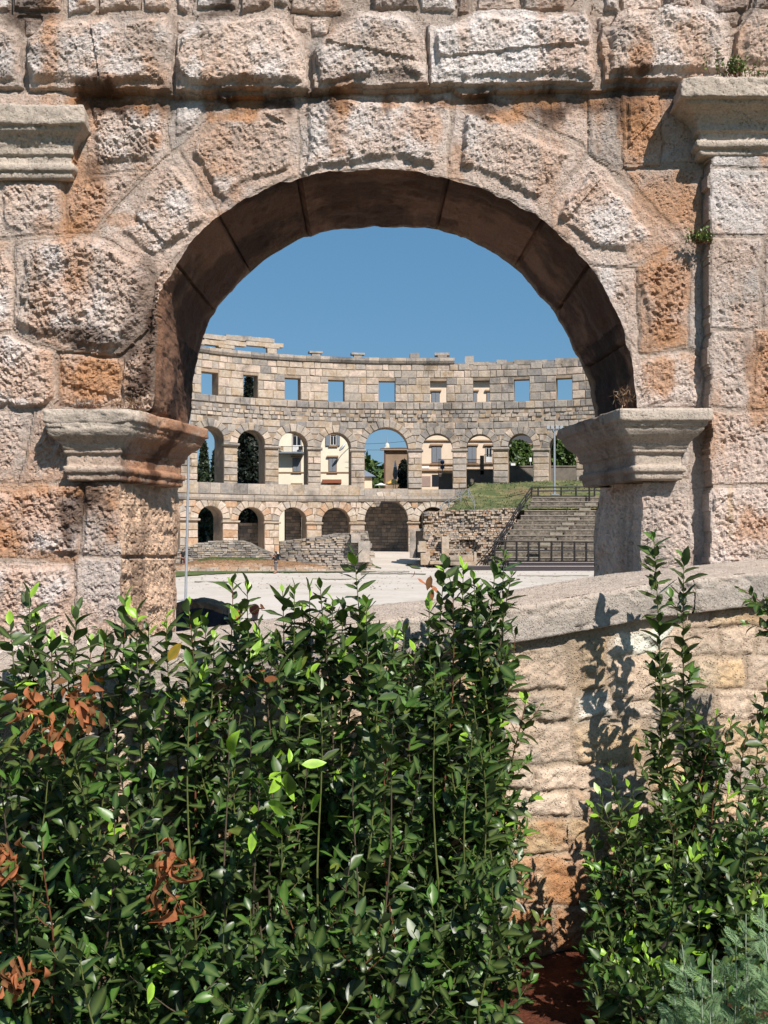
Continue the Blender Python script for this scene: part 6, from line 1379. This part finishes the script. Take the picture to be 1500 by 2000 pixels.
s = Shrub('laurel branch leaning in from the right edge above the coping', 132)
for (u, y, dy) in ((1442,1148,0),(1462,1170,.1),(1478,1190,0),(1490,1165,.1),(1455,1215,.05),(1485,1240,0),(1515,1180,0),(1530,1230,0)):
    t = px(u, y, wallY(u)-.75-dy); b = px(1570+RR.uniform(-20, 30), 1330, wallY(1560)-.8); s.stem(t, tuple(b), .006, .25, .10, .024, 3, (.08, .15), 'light', .02)
b = px(1580, 1330, wallY(1560)-.8); _q = resample([(b.x+.1, b.y, -2.66), tuple(b)], .1); s.stems.append(([(_q, np.linspace(.02, .01, len(_q)))], M_wood)); s.base = np.array((b.x+.1, b.y, -2.66))
s.build()
# ------------------------------------------------------------------ silvery feathery plant, bottom right
M_sil = laurel_mat('silvery_leaf', None, .2, .75, .2, False); M_silst = plain('pale_plant_stem', lin(170, 186, 160, .6), .8, 0, .2, 20)
def frond(seed):
    r = np.random.RandomState(seed); V = []; Fs = []
    def bl(p, d, ln, w):
        b = len(V); d = norm(np.array(d)); sd = norm(np.cross(d, [0, 0, 1.0])); p = np.array(p)
        for q in (p, p+d*ln*.5+sd*w, p+d*ln, p+d*ln*.5-sd*w): V.append(tuple(q))
        Fs.append((b, b+3, b+2, b+1))
    bl((0, 0, 0), (0, 1, .05), 1.0, .022)
    for k in range(14):
        t = .1+.84*k/14; L_ = .34*math.sin(math.pi*(t*.85+.1))
        for sx in (-1, 1):
            bl((0, t, .05*t), (sx*.8, .75, r.uniform(-.1, .25)), L_, .017)
            bl((sx*.4*L_, t+.35*L_, .05*t), (sx*.3, 1.0, .1), L_*.5, .013); bl((sx*.4*L_, t+.35*L_, .05*t), (sx*1.0, .2, .1), L_*.45, .013)
    return np.array(V), np.array(Fs)
FR = [frond(i) for i in range(3)]
root = empty('feathery_plant', tuple(px(1420, 2050, 4.6)), 'silvery green plant with feathery cut leaves in the bottom right corner', 'plant')
root.location.z = -2.66
stems = []; V = []; Fs = []; b = 0; Cc = []; r = np.random.RandomState(8); nfr = 0; frs = []
for (u, y) in ((1335,1800),(1352,1835),(1395,1820),(1440,1790),(1460,1740),(1492,1720),(1520,1700),(1418,1860),(1320,1900),(1375,1880),(1465,1830),(1500,1800),(1345,1950),(1390,1930),(1440,1900),(1480,1880),(1510,1860),(1300,1960),(1420,1960),(1470,1950),(1255,1990)):
    y += 45; Y = 4.55+r.uniform(-.25, .3); t = np.array(px(u, y, Y)); bs_ = np.array(px(u+r.uniform(40, 110), 2260, Y)); n = 9; T = np.linspace(0, 1, n)[:, None]; P_ = bs_*(1-T)+t*T; P_[:, 0] -= .05*np.sin(T[:, 0]*3); stems.append(tube_np(P_, np.linspace(.006, .0025, n), 6))
    q = 0
    for k in range(30):
        f = .12+.88*k/30; p = np.array([np.interp(f*(n-1), np.arange(n), P_[:, i]) for i in range(3)]); q += 2.4; tan = norm(P_[-1]-P_[0]); a = norm(np.cross(tan, [0, 1, .2])); c2v = np.cross(tan, a)
        rad = math.cos(q)*a+math.sin(q)*c2v; d = norm(rad*(.9 if k < 27 else .4)+tan*.7+r.normal(size=3)*.15); x = norm(np.cross(d, norm(tan-rad*.3+np.array([0, -.4, .3])))); z = np.cross(x, d); frs.append((p, x, d, z, r.uniform(.08, .13)*(1 if k < 27 else .6)))
v, f = cat_np(stems); link('stem', mesh_np('stem', v, f), M_silst, root)
frs.sort(key=lambda q: q[0][1])
c0 = np.array(lin(130, 160, 118, .78)); fm = []
for v, f in FR: me = mesh_np('frond', v, f, c0*np.ones((len(v), 1)), extra=np.zeros(len(v)), smooth=False); me.materials.append(M_sil); fm.append(me)
inv = Matrix.Translation(-root.location)
for i, (p, x, d, z, ln) in enumerate(frs):
    k = i % 3
    if i < 300:
        o = bpy.data.objects.new('frond', fm[k]); C.objects.link(o); o.parent = root; o.matrix_parent_inverse = inv; o.matrix_basis = Matrix(((x[0]*ln, d[0]*ln, z[0]*ln, p[0]), (x[1]*ln, d[1]*ln, z[1]*ln, p[1]), (x[2]*ln, d[2]*ln, z[2]*ln, p[2]), (0, 0, 0, 1)))
    else:
        v, f = FR[k]; V.append((v[:, :1]*x+v[:, 1:2]*d+v[:, 2:]*z)*ln+p); Fs.append(f+b); b += len(v); Cc.append(c0*r.uniform(.8, 1.15)*np.ones((len(v), 1)))
if V: o = link('foliage', mesh_np('foliage', np.concatenate(V), np.concatenate(Fs), np.concatenate(Cc), extra=np.zeros(b), smooth=False), M_sil, root); o['kind'] = 'stuff'
# ------------------------------------------------------------------ small plants on the ledges
def ledge_plant(label, c, w, h, n, mat, ln, seed, name='ledge_plant', wd=.3):
    r = np.random.RandomState(seed); c = np.array(c); root = empty(name, tuple(c), label, 'plant'); V = []; st = []
    for k in range(n):
        p = c+np.array([r.normal()*w*.45, -abs(r.normal())*.03, 0]); hh_ = h*r.uniform(.3, 1.0); q = p+np.array([r.normal()*.25*h, -abs(r.normal())*.3*h, hh_]); st.append(tube_np([p, (p+q)/2+[0, 0, .01], q], [.0022, .0016, .001], 4))
        for j in range(7):
            f = .25+.75*j/7; m = p*(1-f)+q*f; d = norm(r.normal(size=3)+[0, -.4, .5]); s_ = norm(np.cross(d, r.normal(size=3))); L_ = ln*r.uniform(.6, 1.2); V += [m, m+d*L_*.5+s_*L_*wd, m+d*L_, m+d*L_*.5-s_*L_*wd]
    v, f = cat_np(st); link('stem', mesh_np('stem', v, f), M_rstem, root); o = link('foliage', mesh_np('foliage', np.array(V), np.arange(len(V)).reshape(-1, 4), smooth=False), mat, root); o['kind'] = 'stuff'
M_tuft = leaf_mat('ledge_foliage', lin(84, 104, 48, .8), lin(128, 150, 78, .8)); M_strw = leaf_mat('straw', lin(160, 130, 100, .7), lin(190, 165, 135, .7))
ledge_plant('small green plant growing on top of the right capital', px(1428, 152, 7.78), .14, .16, 46, M_tuft, .030, 1)
ledge_plant('tiny green sprig at the right end of the right capital', px(1490, 152, 7.78), .10, .05, 14, M_tuft, .022, 2)
ledge_plant('green tuft rooted in a joint beside the right pilaster', px(1362, 478, 7.93), .09, .13, 42, M_tuft, .030, 3)
ledge_plant('dry grass tuft on the right impost under the arch', px(1228, 797, 8.1), .12, .16, 26, M_strw, .05, 4, wd=.06)
ledge_plant('dry straw tuft on the left impost', px(255, 797, 7.95), .16, .09, 30, M_strw, .04, 5, wd=.06)
ledge_plant('grey dry tuft on the left impost near the rough stones', px(165, 797, 7.85), .12, .07, 30, leaf_mat('grey_dry', lin(150, 138, 128, .7), lin(176, 162, 150, .7)), .03, 6, wd=.08)
for o in scene.objects:
    if o.parent is None and 'category' in o.keys() and 'kind' not in o.keys(): o['kind'] = 'thing'
